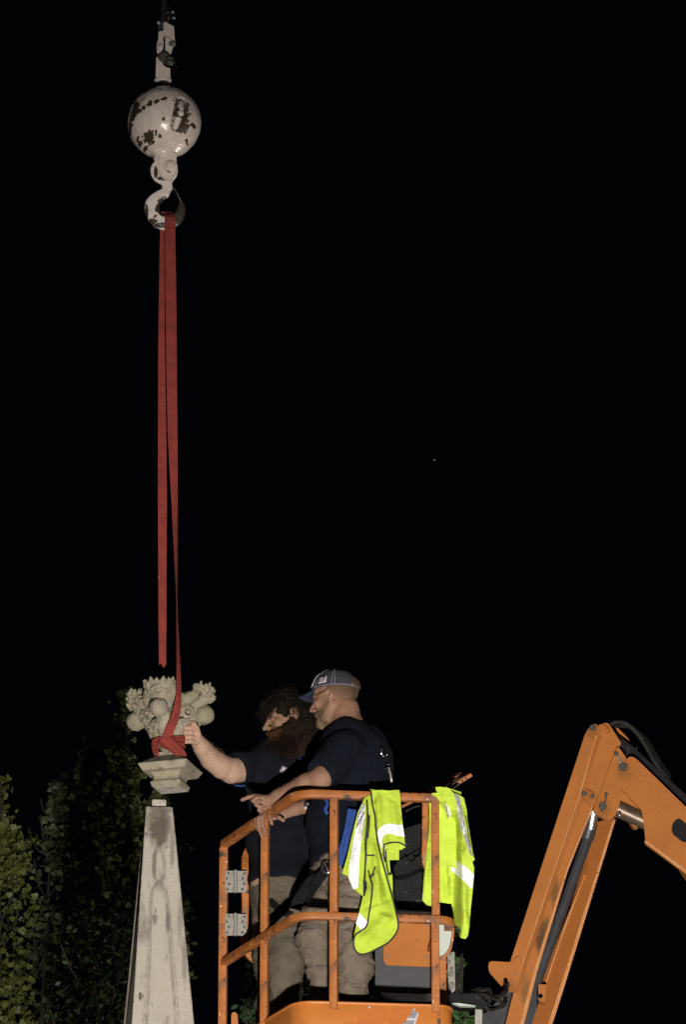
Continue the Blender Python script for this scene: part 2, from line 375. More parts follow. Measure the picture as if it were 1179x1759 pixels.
# ================================================================== THE SETTING
def ground():
    V = []; Fc = []; n = 40; L = 900.0
    for j in range(n + 1):
        for i in range(n + 1):
            x = ((i / n) * 2 - 1); y = ((j / n) * 2 - 1); x = L * x * abs(x) ; y = 25 + L * y * abs(y)
            V.append((x, y, 0.02 * math.sin(x * .3) * math.cos(y * .21)))
    for j in range(n):
        for i in range(n): a = j * (n + 1) + i; Fc.append((a, a + 1, a + n + 2, a + n + 1))
    link('ground', mesh(V, Fc), M['grass'], kind='structure')
ground()
def floodlight(tag, pos, aim, watts, colour, size, cone):
    p = Vector(pos); d = (Vector(aim) - p).normalized()
    t = empty('floodlight', {'key': 'tripod floodlight on the grass in front of the stone obelisk', 'back': 'tripod floodlight on the grass behind the boom lift', 'tree': 'added tripod fill light on the grass beside the ginkgo trees'}[tag], 'floodlight', (p.x, p.y, 0), 'floodlights on tripods')
    R = d.to_track_quat('Y', 'Z').to_matrix()
    MB().box(p - d * .16, (.26, .06, .2), R, .02).build('housing', M['black_plastic'], t)
    MB().cyl((p.x, p.y, .5), (p.x, p.y, p.z - .2), .02).build('pole', M['steel'], t)
    for k in range(3):
        an = 2.1 * k; MB().cyl((p.x + .5 * math.cos(an), p.y + .5 * math.sin(an), .01), (p.x, p.y, .9), .012).build('leg', M['steel'], t)
    l = bpy.data.lights.new('floodlight_lamp', 'SPOT'); l.energy = watts; l.color = colour; l.shadow_soft_size = size; l.spot_size = rad(cone); l.spot_blend = 1.0
    o = bpy.data.objects.new('floodlight_lamp', l); COL.objects.link(o); o.location = p; o.rotation_euler = d.to_track_quat('-Z', 'Y').to_euler()
for fl in FLOODS: floodlight(*fl)
m = bpy.data.materials.new('starlight'); m.use_nodes = True; m.node_tree.nodes['Principled BSDF'].inputs['Emission Color'].default_value = (1, .9, .75, 1); m.node_tree.nodes['Principled BSDF'].inputs['Emission Strength'].default_value = .35
M['star'] = m
o = MB().sphere(at(746.5, 790, 900), (.12, .06, .07), 6).build('star', M['star']); o['label'] = 'tiny lone star low in the black sky above the lift'; o['category'] = 'star'

# ================================================================== SPOTS: patches with a shape of their own
def add_spots(m, spots, wob=.5, wscale=45, soft=.12, keep=None):
    nt = m.node_tree; b = nt.nodes['Principled BSDF']; N = nt.nodes.new; Lk = nt.links.new
    src = b.inputs['Base Color'].links[0].from_socket
    geo = N('ShaderNodeNewGeometry'); nz = N('ShaderNodeTexNoise'); nz.inputs['Scale'].default_value = wscale; nz.inputs['Detail'].default_value = 6; Lk(geo.outputs['Position'], nz.inputs['Vector'])
    for (c, r, colr, st) in spots:
        s = N('ShaderNodeVectorMath'); s.operation = 'SUBTRACT'; Lk(geo.outputs['Position'], s.inputs[0]); s.inputs[1].default_value = tuple(c)
        d = N('ShaderNodeVectorMath'); d.operation = 'DIVIDE'; Lk(s.outputs[0], d.inputs[0]); d.inputs[1].default_value = tuple(r)
        l = N('ShaderNodeVectorMath'); l.operation = 'LENGTH'; Lk(d.outputs[0], l.inputs[0])
        w = N('ShaderNodeMath'); w.operation = 'MULTIPLY_ADD'; Lk(nz.outputs['Fac'], w.inputs[0]); w.inputs[1].default_value = wob * 4; w.inputs[2].default_value = -wob * 2
        a = N('ShaderNodeMath'); Lk(l.outputs['Value'], a.inputs[0]); Lk(w.outputs[0], a.inputs[1])
        mr = N('ShaderNodeMapRange'); mr.inputs[1].default_value = 1 - soft; mr.inputs[2].default_value = 1 + soft; mr.inputs[3].default_value = st; mr.inputs[4].default_value = 0; Lk(a.outputs[0], mr.inputs[0])
        x = N('ShaderNodeMix'); x.data_type = 'RGBA'; Lk(mr.outputs[0], x.inputs[0]); Lk(src, x.inputs[6]); x.inputs[7].default_value = (*colr, 1); src = x.outputs[2]
    Lk(src, b.inputs['Base Color'])

# ================================================================== CRANE HOOK AND BALL
YH = 24.0
hook = empty('crane_hook', 'worn pinkish white crane ball and hook hanging on a wire rope above the stone finial', 'crane hook', at(283, 212, YH))
BC = A(282.3, 211, YH); BR = 0.1765
PINKW = (.75, .65, .61); CHIP = (.055, .038, .026)
M['ball'] = mat('chipped_pinkish_white_paint', PINKW, .27, var=(.64, .57, .53), vscale=26, bump=.07, bscale=70, spec=.6, marks=[(CHIP, 30, .675, .02, 10), (CHIP, 90, .70, .02, 8), ((.36, .29, .20), 12, .58, .2, 6)])
M['hookpaint'] = mat('chipped_hook_paint', (.72, .63, .59), .45, var=(.62, .54, .50), vscale=40, bump=.3, bscale=110, marks=[(CHIP, 40, .66, .02, 10)])
def onball(px, py):
    e = np.array([0, 0, EYE]); d = A(px, py, YH) - e; d /= np.linalg.norm(d); oc = e - BC; b_ = oc @ d; c_ = oc @ oc - BR ** 2
    return e + d * (-b_ - math.sqrt(max(b_ * b_ - c_, 0)))
spots = []
for (px, py, rx, rz) in [(255, 236, 10, 10), (233, 187, 7, 16), (228, 200, 6, 12), (224, 217, 4, 9), (247, 186, 4, 4.5), (256, 180, 5, 4), (258, 176, 3.5, 4), (269, 175, 5, 4), (280, 171, 5, 2.5), (284, 169, 3, 3), (281, 205, 3.2, 3), (332, 216, 6, 3.5), (321, 243, 2.5, 4), (241, 247, 5, 3), (237, 239, 3, 3), (275, 234, 2.6, 2.5), (268, 228, 2, 4), (224, 226, 3, 5), (262, 245, 4, 2.5), (250, 255, 7, 1.8), (238, 192, 5, 5)]:
    spots.append((onball(px, py), (rx / 360, .06, rz / 340), CHIP, 1.0))
for q_ in np.linspace(-.062, .055, 5): spots.append((onball(311, 195) + np.array([.002, .02, q_]), (.039, .05, .030), (.07, .05, .035), .95))
add_spots(M['ball'], spots, .55, 70, .06)
S = SDF(BC - .2, BC + .2, .0034)
S.ball(BC, BR, k=0)
sc_ = onball(311, 195); n_ = (sc_ - BC) / np.linalg.norm(sc_ - BC)
up_ = np.array([0, .35, 1.]); up_ -= n_ * (up_ @ n_); up_ /= np.linalg.norm(up_); sd_ = np.cross(up_, n_)
S.cone(sc_ + up_ * .055 - n_ * .0, sc_ - up_ * .062 - n_ * .0, .040, .036, k=.003, op='s')
lo_ = BC.copy(); lo_[2] -= BR
S.cone(BC + [0, 0, -BR + .02], BC + [0, 0, -BR - .012], .055, .05, k=.02)
ballo = link('headache_ball', S.mesh(lambda V: .0012 * vnoise(V, 28, 2)), M['ball'], hook)
MB().cyl(sc_ + up_ * .070 - n_ * .030, sc_ + up_ * .012 - n_ * .018, .014, .020, n=16, bev=.006).cyl(sc_ - up_ * .078 - n_ * .030, sc_ - up_ * .015 - n_ * .018, .013, .019, n=16, bev=.006).build('recess_rib', M['hookpaint'], ballo, smooth=True)
MB().cyl(sc_ - n_ * .03, sc_ - n_ * .004, .0285, n=22, bev=.002).build('bolt_washer', M['bolt'], ballo, smooth=True)
mb = MB(); mb.cyl(sc_ - n_ * .045, sc_ - n_ * .008, .024, n=20, bev=.003); mb.cyl(sc_ - n_ * .012, sc_ + n_ * .004, .017, .0165, n=6, bev=.003); mb.cyl(sc_, sc_ + n_ * .012, .010, .009, n=14, bev=.002)
mb.build('ball_bolt', M['hookpaint'], ballo, smooth=True)
h = lambda px, py, dy=0: A(px, py, YH + dy)
# wire rope up to the crane
mb = MB(); p0 = h(282, 44); p1 = p0 + np.array([0, 0, 7.0]); L_ = 7.0
for s in range(6):
    pts = [p0 + (p1 - p0) * t + .0105 * np.array([math.cos(t * L_ * 40 + s * 1.047), math.sin(t * L_ * 40 + s * 1.047), 0]) for t in np.linspace(0, 1, 320)]
    mb.sweep(pts, circ(.0065, 5), up=(0, 1, 0))
mb.build('wire_rope', M['metal_dark'], hook, smooth=True)
mb = MB(); mb.sweep(smooth_path([h(286, 40), h(290, 30, -.02), h(291, 18, -.02), h(287, 5, 0), h(284, -12)]), circ(.006, 6), up=(0, 1, 0)).build('rope_tail', M['metal_dark'], hook, smooth=True)
mb = MB()
for (px, py) in ((291, 21), (293, 31)):
    mb.torus = None
    pts = [h(px, py) + .020 * np.array([math.cos(a), 0.5 * math.sin(a), .35 * math.sin(a)]) for a in np.linspace(0, 2 * math.pi, 14)[:-1]]
    mb.sweep(pts, circ(.006, 6), up=(0, 1, 0), closed=True); mb.cyl(h(px + 4, py, -.02), h(px + 6, py + 1, -.04), .008, n=6)
mb.build('rope_clip', M['silver'], hook, smooth=True)
# wedge socket: two cheeks, pin, clevis
mb = MB(); plate(mb, rc([(281, 38), (284, 38.5), (299, 46), (300.5, 70), (283, 60), (281, 60)], 2), YH - .035, .03, .002); plate(mb, rc([(284, 64), (299, 71), (295, 86), (293, 90), (284, 88)], 2), YH - .03, .03, .002)
mb.build('wedge_socket', M['hookpaint'], hook)
mb = MB(); plate(mb, rc([(271, 40), (281, 37), (282, 60), (272, 56)], 2), YH - .02, .05, .002); mb.cyl(h(272.5, 40, -.03), h(272.5, 40, .0), .008, n=10); mb.build('wedge', M['black_tube'], hook)
mb = MB(); plate(mb, rc([(272.5, 54), (282, 53), (280, 66), (281.5, 76), (278, 88), (270, 93), (269, 78), (272, 68)], 3), YH - .05, .035, .004)
mb.sphere(h(275.5, 82, -.05), (.016, .015, .018), 8); mb.build('socket_lug', M['hookpaint'], hook, smooth=True)
mb = MB(); mb.cyl(h(293, 76, -.03), h(299, 76.5, -.06), .012, n=14, bev=.002); mb.build('socket_pin', M['steel'], hook, smooth=True)
mb = MB(); mb.cyl(h(276, 100, -.01), h(283, 100, -.05), .03, n=16, bev=.004); mb.cyl(h(288, 104, .02), h(292, 106, -.062), .023, n=18, bev=.004); mb.sphere(h(291, 106, -.06), (.019, .012, .019), 8); mb.build('clevis_pin', M['bolt'], hook, smooth=True)
mb = MB(); mb.cyl(h(297, 104, -.06), h(301, 109, -.06), .0035, n=6); mb.cyl(h(298, 106, -.06), h(304, 116, -.06), .0025, n=6); mb.build('cotter_pin', M['silver'], hook, smooth=True)
mb = MB(); plate(mb, rc([(268.5, 99), (272, 98), (281, 112), (281, 133), (267.5, 133)], 2), YH - .05, .03, .004); plate(mb, rc([(281, 112), (287, 117), (292.5, 117), (292.5, 134), (281, 133)], 3), YH - .05, .06, .004)
mb.build('swivel_jaw', M['hookpaint'], hook)
mb = MB(); q = h(280, 137); mb.cyl(q + [0, 0, .012], q - [0, 0, .006], .036, .041, n=28, bev=.003); mb.cyl(q - [0, 0, .006], q - [0, 0, .016], .040, .034, n=28, bev=.003); mb.build('swivel_collar', M['hookpaint'], hook, smooth=True)
mb = MB(); mb.cyl(q - [0, 0, .016], BC + [0, 0, BR - .01], .026, .032, n=20); mb.build('swivel_shaft', M['metal_dark'], hook, smooth=True)
# lug and hook under the ball
mb = MB(); plate(mb, rc([(272.5, 262), (303, 262), (303.5, 292, 14), (296, 307, 12), (280, 307, 12), (272.5, 295, 10)], 3), YH - .045, .022, .004)
plate(mb, rc([(271, 263), (300, 263), (300, 300, 12), (274, 300, 12)], 3), YH + .03, .02, .004); mb.build('hook_lug', M['hookpaint'], hook)
mb = MB(); c = h(293, 287, -.045); ax = Vector((.02, -1, -.1)).normalized()
for r, a, b in ((.034, 0, .006), (.027, .005, .016), (.019, .015, .026)): mb.cyl(Vector(c) + ax * a, Vector(c) + ax * b, r, r - .002, n=(24 if r > .02 else 6), bev=.002)
mb.build('lug_bolt', M['hookpaint'], hook, smooth=True)
S = SDF(h(240, 400) - .1, h(330, 262) + .1, .0030)
fl = np.eye(3)
S.ell(h(282, 294), (.066, .024, .070), k=0)
S.chain([h(284, 306), h(288, 322), h(283, 333)], [.034, .022, .023], k=.012)
hk = [(283, 332), (271, 340), (262, 351), (262, 366), (270, 379), (283, 384), (297, 381), (308, 371), (312, 358), (311.5, 348)]
hr = [.022, .027, .033, .034, .032, .031, .029, .024, .017, .008]
hp = smooth_path([h(*p) for p in hk], 3); hrr = np.interp(np.linspace(0, 1, len(hp)), np.linspace(0, 1, len(hr)), hr)
S.chain(hp, hrr, k=.008)
# flatten both faces of the forging
S.cut(h(285, 350, -.021), (0, -1, 0.05), k=.007); S.cut(h(285, 350, .023), (0, 1, 0), k=.007)
M['hookbody'] = mat('hook_forging_paint', (.75, .655, .62), .45, var=(.66, .58, .55), vscale=40, bump=.3, bscale=110, marks=[(CHIP, 26, .67, .02, 10)])
add_spots(M['hookbody'], [(h(311, 366, -.02), (.042, .2, .07), (.045, .037, .03), 1.0), (h(285, 390, 0), (.06, .2, .012), (.05, .04, .033), 1.), (h(252, 372, 0), (.009, .2, .06), (.05, .04, .033), 1.), (h(262, 384, 0), (.025, .2, .014), (.05, .04, .033), 1.), (h(283, 358, 0), (.044, .2, .052), (.05, .04, .033), 1.), (h(268, 298, 0), (.010, .2, .030), (.05, .04, .033), 1.), (h(283, 309, 0), (.034, .2, .012), (.05, .04, .033), 1.)], .25, 60, .06)
link('hook', S.mesh(lambda V: .0008 * vnoise(V, 60, 2)), M['hookbody'], hook)
MB().sweep(smooth_path([h(297, 323, -.01), h(302, 329, -.015), h(307, 339, -.01), h(311, 349, 0)]), [(-.009, -.002), (.009, -.002), (.009, .002), (-.009, .002)], up=(1, 0, .6)).build('safety_latch', M['bolt'], hook)

# ================================================================== RED SLING
sling = empty('lifting_sling', 'long red web sling looped over the crane hook and round the neck of the finial', 'sling', at(292, 372, YH))
def ribbon(edges, mb=None, thick=.0035):
    """edges: (x left, x right, y, depth left, depth right) in photograph pixels"""
    mb = mb or MB(); V = []; Fc = []
    for (xl, xr, y, dl, dr) in edges:
        w = 5
        for k in range(w):
            t = k / (w - 1); bow = .002 * math.sin(math.pi * t)
            V.append(A(xl + (xr - xl) * t, y, YH + dl + (dr - dl) * t - bow))
    n = len(V); w = 5; nr = len(edges)
    V2 = V + [v + np.array([0, thick, 0]) for v in V]
    for i in range(nr - 1):
        for k in range(w - 1):
            a = i * w + k; Fc.append((a, a + 1, a + w + 1, a + w)); Fc.append((a + n, a + w + n, a + w + 1 + n, a + 1 + n))
        for k in (0, w - 1): a = i * w + k; Fc.append((a, a + w, a + w + n, a + n))
    for i in (0, nr - 1):
        for k in range(w - 1): a = i * w + k; Fc.append((a, a + 1, a + 1 + n, a + n))
    return mb.add(V2, Fc)
def dens(rows, m=5):
    out = []
    for a, b in zip(rows[:-1], rows[1:]):
        for k in range(m): t = k / m; out.append(tuple(a[i] + (b[i] - a[i]) * t for i in range(5)))
    return out + [rows[-1]]
right = [(282.5, 300, 367, .012, .012), (282.8, 300.3, 369, -.018, -.018), (283, 301, 373, -.034, -.034), (283, 301, 392, -.036, -.036), (284, 302.5, 480, -.04, -.04), (285, 303.5, 560, -.045, -.045), (286, 304, 640, -.05, -.05), (288, 305, 740, -.05, -.05), (291.5, 305.5, 810, -.055, -.045), (294.5, 305.5, 860, -.06, -.04), (297.5, 305.5, 920, -.07, -.04), (300.5, 305, 980, -.08, -.04), (302.3, 304.6, 1015, -.09, -.045), (303, 305.5, 1060, -.10, -.06), (303.4, 308.5, 1110, -.12, -.09), (303.6, 310.5, 1150, -.15, -.13), (303, 311.8, 1180, -.19, -.17), (302, 312, 1196, -.21, -.19), (299.5, 311.5, 1210, -.215, -.19), (296.5, 310.5, 1222, -.20, -.175), (291, 306.5, 1238, -.155, -.14), (284, 300.5, 1252, -.12, -.11), (278.5, 296.5, 1264, -.095, -.09)]
ribbon(dens(right)).build('front_strap', M['red_web'], sling, smooth=True)
left = [(275.5, 284, 367, .028, .028), (275.3, 283.5, 372, .045, .045), (275, 283, 392, .05, .05), (273.5, 283, 480, .055, .055), (272.3, 283, 560, .06, .06), (271.8, 284, 640, .065, .065), (271.5, 286, 760, .075, .075), (271.3, 286.8, 860, .08, .08), (271.8, 286.3, 950, .09, .09), (272.3, 286, 1050, .10, .10), (273.3, 285.3, 1150, .11, .11), (274, 285, 1200, .12, .12), (276, 290, 1250, .09, .09)]
ribbon(dens(left)).build('back_strap', M['red_web'], sling, smooth=True)
# saddle of the sling over the hook bowl
sad = []
for t in np.linspace(0, 1, 9): sad.append((282.5 - 6.5 * t, 300 - 15.5 * t, 367 - 3.0 * math.sin(math.pi * t), .012 + .016 * t, .012 + .016 * t))
ribbon(sad).build('saddle', M['red_web'], sling, smooth=True)
# wraps round the neck
NX = A(290, 1280, YH); 
def wrap(z0, z1, r0, tilt, phase, a0, a1, name, w=.022, seed=0):
    V = []; Fc = []; n = 44; m = 7
    for i in range(n):
        a = a0 + (a1 - a0) * i / (n - 1); t = i / (n - 1)
        for k in range(m):
            s = (k / (m - 1) - .5) * 2
            fold = .006 * math.sin(s * 5 + a * 1.5 + seed) + .004 * math.sin(s * 9 - a * 2 + seed * 2)
            sq = 1 + .10 * abs(math.sin(2 * (a - .3)))
            r = r0 * sq + fold + .004 * t
            V.append(NX + np.array([r * math.cos(a), r * math.sin(a), z0 + (z1 - z0) * t + s * w + tilt * math.cos(a - phase)]))
    for i in range(n - 1):
        for k in range(m - 1): a = i * m + k; Fc.append((a, a + 1, a + m + 1, a + m))
    me = mesh(V, Fc); bm = bmesh.new(); bm.from_mesh(me); bmesh.ops.recalc_face_normals(bm, faces=bm.faces[:]); bmesh.ops.solidify(bm, geom=bm.faces[:], thickness=.004); bm.to_mesh(me); bm.free()
    link(name, me, M['red_web'], sling)
wrap(.018, .022, .060, .016, math.pi, -math.pi * .9, math.pi * 1.1, 'neck_wrap', .021, 1)
wrap(-.012, -.004, .066, -.024, 0.2, -math.pi * .95, math.pi * 1.05, 'neck_wrap', .022, 3)
kd = lambda px, py: YH - .088 - .012 * math.sin((px + py) * .25)
sheet(rc([(281, 1262), (297, 1264), (305, 1273), (318, 1290), (321, 1298), (317, 1299.5), (300, 1296), (291, 1289), (276, 1282), (271, 1276)], 3), lambda x, y: YH - .092 + .010 * math.sin((x * .9 - y) * .22), 2.2, .006).build('knot_fold', M['red_web'], sling, smooth=True, sharp=60)
sheet(rc([(296, 1263), (318, 1264), (319, 1270), (315, 1285), (309, 1278), (301, 1270)], 2), lambda x, y: YH - .080 + .006 * math.sin(y * .9), 2.2, .006).build('knot_fold', M['red_web'], sling, smooth=True, sharp=60)
sheet(rc([(262, 1270), (272, 1264), (279, 1264), (272, 1277), (273, 1297), (264, 1297), (260, 1280)], 2), lambda x, y: YH - .052 + .006 * math.sin(x * .8 + y * .3), 2.2, .006).build('knot_fold', M['red_web'], sling, smooth=True, sharp=60)

# ================================================================== STONE FINIAL
fin = empty('stone_finial', 'mossy carved stone finial with leafy crockets hanging in a red sling', 'finial', at(293, 1350, YH))
FC = A(293, 1231, YH); FR = yaw(rad(-17))
S = SDF(FC - [.26, .26, .20], FC + [.26, .26, .19], .0024)
S.frame(FR, FC)
S.chain([(0, 0, -.19), (0, 0, -.12), (0, 0, -.06), (0, 0, .02)], [.045, .040, .055, .062], k=.02)
S.box((0, 0, .070), (.088, .088, .016), rnd=.006, k=.01)
S.chain([(0, 0, 0), (0, 0, .06)], [.06, .08], k=.02)
rs = np.random.RandomState(4)
for q in range(4):
    a = q * math.pi / 2; Rq = yaw(a)
    S.frame(FR @ Rq @ np.diag([1.09, 1.09, 1.0]), FC)
    S.chain([(0, -.03, -.115), (0, -.055, -.065), (0, -.10, .0)], [.036, .040, .036], k=.02)
    S.ell((0, -.152, -.006), (.047, .050, .044), k=.006)
    S.chain([(0, -.09, .03), (0, -.12, .06), (0, -.145, .078)], [.048, .044, .036], k=.012)
    S.ell((0, -.150, .082), (.062, .036, .026), k=.01)
    S.ell((0, -.178, .080), (.026, .022, .024), k=.006)
    for sx in (-1, 1):
        S.chain([(sx * .052, -.125, .075), (sx * .066, -.095, .055), (sx * .062, -.06, .04)], [.026, .026, .024], k=.012)
        S.torus((sx * .064, -.098, -.008), (.75 * sx, -.66, 0), .024, .0095, k=.005); S.ball((sx * .067, -.102, -.008), .010, k=.003)
        S.torus((sx * .044, -.072, -.056), (.6 * sx, -.8, 0), .019, .009, k=.005); S.ball((sx * .048, -.078, -.056), .009, k=.003)
        S.chain([(sx * .04, -.045, -.075), (sx * .036, -.040, -.10), (sx * .026, -.034, -.135)], [.020, .016, .010], k=.008)
        S.ball((sx * .036, -.062, -.104), .009, k=.003, op='s'); S.ball((sx * .050, -.135, .030), .009, k=.003, op='s'); S.ball((sx * .074, -.092, .03), .007, k=.003, op='s')
    # ragged, weathered leaf crown: broad scalloped leaves with veins between them
    for i in range(9):
        t = (i - 4) / 4; an = t * 1.75; ca, sa = math.cos(an), math.sin(an)
        bx = .060 * sa; by = -.146 - .032 * ca; hh = .104 + .012 * (i % 2) + .010 * rs.rand()
        Rl = yaw(an)
        S.ell((bx, by, hh - .016), (.016, .010, .026), R=Rl, k=.005)
        S.ell((bx * 1.10, by - .009 * ca, hh + .002), (.009, .007, .012 + .006 * rs.rand()), R=Rl, k=.004)
        for e in (-1, 1):
            S.ell((bx * 1.06 + e * .011 * ca, by - .006 * ca + e * .011 * sa, hh - .012 + .006 * rs.rand()), (.0065, .006, .009), R=Rl, k=.003)
        S.cone((bx * 1.19, by - .014 * ca, hh - .03), (bx * 1.17, by - .016 * ca, hh), .003, .003, k=.003, op='s')
        S.ball((bx * .8, by - .012 * ca, .064 + .01 * rs.rand()), .0085, k=.004)
    for i in range(5):
        t = (i - 2) / 2; S.ell((.05 * t, -.125, .112 + .012 * rs.rand()), (.012, .012, .018), k=.005)
S.frame()
def stone_d(V): return .0024 * vnoise(V, 40, 3) + .0013 * vnoise(V, 150, 2)
link('carved_crown', S.mesh(lambda V: stone_d(V) + .0035 * np.clip((V[:, 2] - FC[2] - .035) / .03, 0, 1) * vnoise(V, 75, 2)), M['stone'], fin)
# moulded base block
prof = [(.045, -.180), (.047, -.197), (.113, -.244), (.118, -.247), (.118, -.250), (.103, -.275), (.101, -.278), (.073, -.281), (.068, -.287), (.0625, -.295), (.060, -.304), (.061, -.313), (.067, -.322), (.0725, -.326), (.0725, -.331), (.067, -.347)]
def square_lathe(mb, prof, C, R, bevel=.004):
    V = []; Fc = []
    for (r, z) in prof:
        b = min(bevel, r * .3)
        for sx, sy in ((1, 1), (-1, 1), (-1, -1), (1, -1)):
            for (ax, ay) in (((r, r - b), (r - b, r)) if sx * sy > 0 else ((r - b, r), (r, r - b))):
                V.append(C + R @ np.array([sx * ax, sy * ay, z]))
    m = 8
    for i in range(len(prof) - 1):
        for k in range(m): Fc.append((i * m + k, i * m + (k + 1) % m, (i + 1) * m + (k + 1) % m, (i + 1) * m + k))
    Fc.append(tuple(range(m))); Fc.append(tuple((len(prof) - 1) * m + k for k in range(m))); mb.add(V, Fc)
mb = MB(); tl = np.array(Matrix.Rotation(rad(-.3), 3, 'Y')); square_lathe(mb, prof, FC, tl @ FR)
bo = mb.build('moulded_base', M['stone'], fin, smooth=True, sharp=20)
M['stone_cut'] = mat('pale_fresh_limestone', (.43, .40, .34), .9, var=(.37, .34, .29), vscale=30, bump=.5, bscale=200, marks=[((.16, .15, .13), 24, .60, .06, 8)])
mb = MB(); mb.box(FC + (tl @ FR) @ np.array([0, 0, -.3482]), (.058, .058, .0015), Matrix((tl @ FR).tolist())); mb.build('bottom_bed', M['stone_cut'], fin)

# ================================================================== OBELISK
OB = empty('stone_obelisk', 'tall tapering stone obelisk with incised lancet panel, dark stained top, under the hanging finial', 'obelisk', (at(275, 1759, YH).x, YH, 0))
top = A(272.7, 1391.5, YH); botz = A(277, 1759, YH)[2]; wt = .0615; wb = .1385
OR = yaw(rad(5.0)); OCx = A(275.2, 1759, YH - .14)[0]; OYc = YH + .0
Htot = top[2] - botz; lean = np.array([top[0] - OCx, 0, 0])
zlow = botz - .55
S = SDF((OCx - .22, OYc - .22, zlow), (OCx + .22, OYc + .22, top[2] + .01), .0032)
def oc(z): t = (z - botz) / Htot; return np.array([OCx + lean[0] * t, OYc, z])
def ow(z): t = (z - botz) / Htot; return wb + (wt - wb) * t
def fobel(X, Y, Z):
    t = (Z - botz) / Htot; cx = OCx + lean[0] * t; w = wb + (wt - wb) * t
    x = X - cx; y = Y - OYc; u = np.abs(x * OR[0, 0] + y * OR[1, 0]); v = np.abs(x * OR[0, 1] + y * OR[1, 1])
    d = np.maximum(u, v) - w; e = (u + v - 2 * w + .006) * .707; return np.maximum(np.maximum(d, e), Z - top[2])
S._do(fobel, S.lo, S.lo + S.h * S.n, 0, 'u')
def onface(px, py, side=0):
    e = np.array([0, 0, EYE]); d = A(px, py, YH) - e; n = -OR[:, 1].copy(); n = n + np.array([0, 0, (wb - wt) / Htot]); c = oc(botz) - OR[:, 1] * wb
    return e + d * (((c - e) @ n) / (d @ n))
def line(pts): return [onface(*p) for p in pts]
g = []
for s in (-1, 1):
    tear = [(273.5, 1440), (273.5 + s * 3, 1448), (273.5 + s * 6, 1462), (273.5 + s * 8.5, 1478), (273.5 + s * 9, 1490), (273.5 + s * 7.5, 1501), (273.5 + s * 3, 1508), (273.5 + s * .5, 1510)]
    lan = [(273.5 + s * 1.5, 1511.5), (273.5 + s * 7, 1518), (273.5 + s * 11.5, 1527), (273.5 + s * 13.5, 1540), (274 + s * 15, 1575), (275.5 + s * 18.5, 1640), (276.5 + s * 22, 1700), (277.5 + s * 26, 1765), (278.5 + s * 29, 1830)]
    g += [(tear, .0075), (lan, .0065)]
    lan2 = [(273.5 + s * 16, 1536), (274 + s * 18.5, 1575), (275.5 + s * 23, 1640), (276.5 + s * 27.5, 1700), (277.5 + s * 31.5, 1765), (278.5 + s * 35, 1830)]
    g += [(lan2, .003)]
for pl, r in g:
    pp = smooth_path(line(pl), 4); n0 = -OR[:, 1]
    for a, b in zip(pp[:-1], pp[1:]): S.cone(a + n0 * r * .15, b + n0 * r * .15, r, r, k=.003, op='s')
tc = oc(top[2]); S2 = None
M['obelisk'] = mat('pale_weathered_limestone', (.395, .368, .318), .9, stretch=(1, 1, .35), var=(.35, .325, .28), vscale=11, bump=.5, bscale=210, marks=[((.10, .09, .075), 34, .655, .06, 9), ((.22, .20, .17), 14, .57, .14, 9), ((.14, .125, .11), 110, .70, .05, 6)])
DK = (.085, .07, .058)
add_spots(M['obelisk'], [(onface(268, 1408), (.05, .3, .10), (.12, .095, .08), .75), (onface(272, 1425), (.037, .3, .085), DK, .85), (onface(285, 1410), (.026, .3, .11), DK, .7), (onface(266, 1577), (.011, .3, .027), (.12, .11, .10), .8), (onface(288, 1585), (.010, .3, .045), (.14, .125, .11), .8), (onface(296, 1460), (.010, .3, .09), (.16, .145, .12), .7), (onface(310, 1575), (.014, .3, .09), (.19, .175, .15), .7), (onface(317, 1650), (.012, .3, .10), (.20, .18, .155), .8), (onface(265, 1484), (.010, .3, .07), (.16, .14, .12), .7)], .35, 38, .35)
ob_ = link('shaft', S.mesh(lambda V: .0009 * vnoise(V, 70, 3), smooth=1), M['obelisk'], OB)
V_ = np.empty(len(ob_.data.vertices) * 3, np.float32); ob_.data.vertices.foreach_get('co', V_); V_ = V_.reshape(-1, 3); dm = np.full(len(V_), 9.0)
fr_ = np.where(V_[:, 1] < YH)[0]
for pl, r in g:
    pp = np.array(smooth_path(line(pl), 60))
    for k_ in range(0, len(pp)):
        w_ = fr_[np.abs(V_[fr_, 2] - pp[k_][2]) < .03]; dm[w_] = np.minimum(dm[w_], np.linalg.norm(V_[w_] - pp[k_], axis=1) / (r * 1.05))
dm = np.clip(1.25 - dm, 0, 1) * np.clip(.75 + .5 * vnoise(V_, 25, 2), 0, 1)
at_ = ob_.data.attributes.new('groove_dark', 'FLOAT', 'POINT'); at_.data.foreach_set('value', dm.astype(np.float32))
nt = M['obelisk'].node_tree; b_ = nt.nodes['Principled BSDF']; src = b_.inputs['Base Color'].links[0].from_socket; an = nt.nodes.new('ShaderNodeAttribute'); an.attribute_name = 'groove_dark'
x = nt.nodes.new('ShaderNodeMix'); x.data_type = 'RGBA'; nt.links.new(an.outputs['Fac'], x.inputs[0]); nt.links.new(src, x.inputs[6]); x.inputs[7].default_value = (.065, .058, .05, 1); nt.links.new(x.outputs[2], b_.inputs['Base Color'])  # darker colour along the incised grooves so the carving shows
mb = MB(); mb.box(tc + [0.0, 0, .022], (.033, .033, .021), Matrix(OR.tolist()), .007); mb.build('tenon', M['stone_cut'], OB, smooth=True)
mb = MB(); w0 = ow(zlow); c0 = oc(zlow)
square_lathe(mb, [(w0, 0.002), (w0 + .012, -.01), (w0 + .05, -.05), (w0 + .05, -.14), (w0 + .02, -.17), (w0 + .02, -(zlow - .5)), (w0 + .16, -(zlow - .42)), (w0 + .2, -(zlow - .4)), (w0 + .2, -zlow - .05)], c0, OR, .01)
mb.build('pedestal', M['obelisk'], OB, smooth=True, sharp=25)
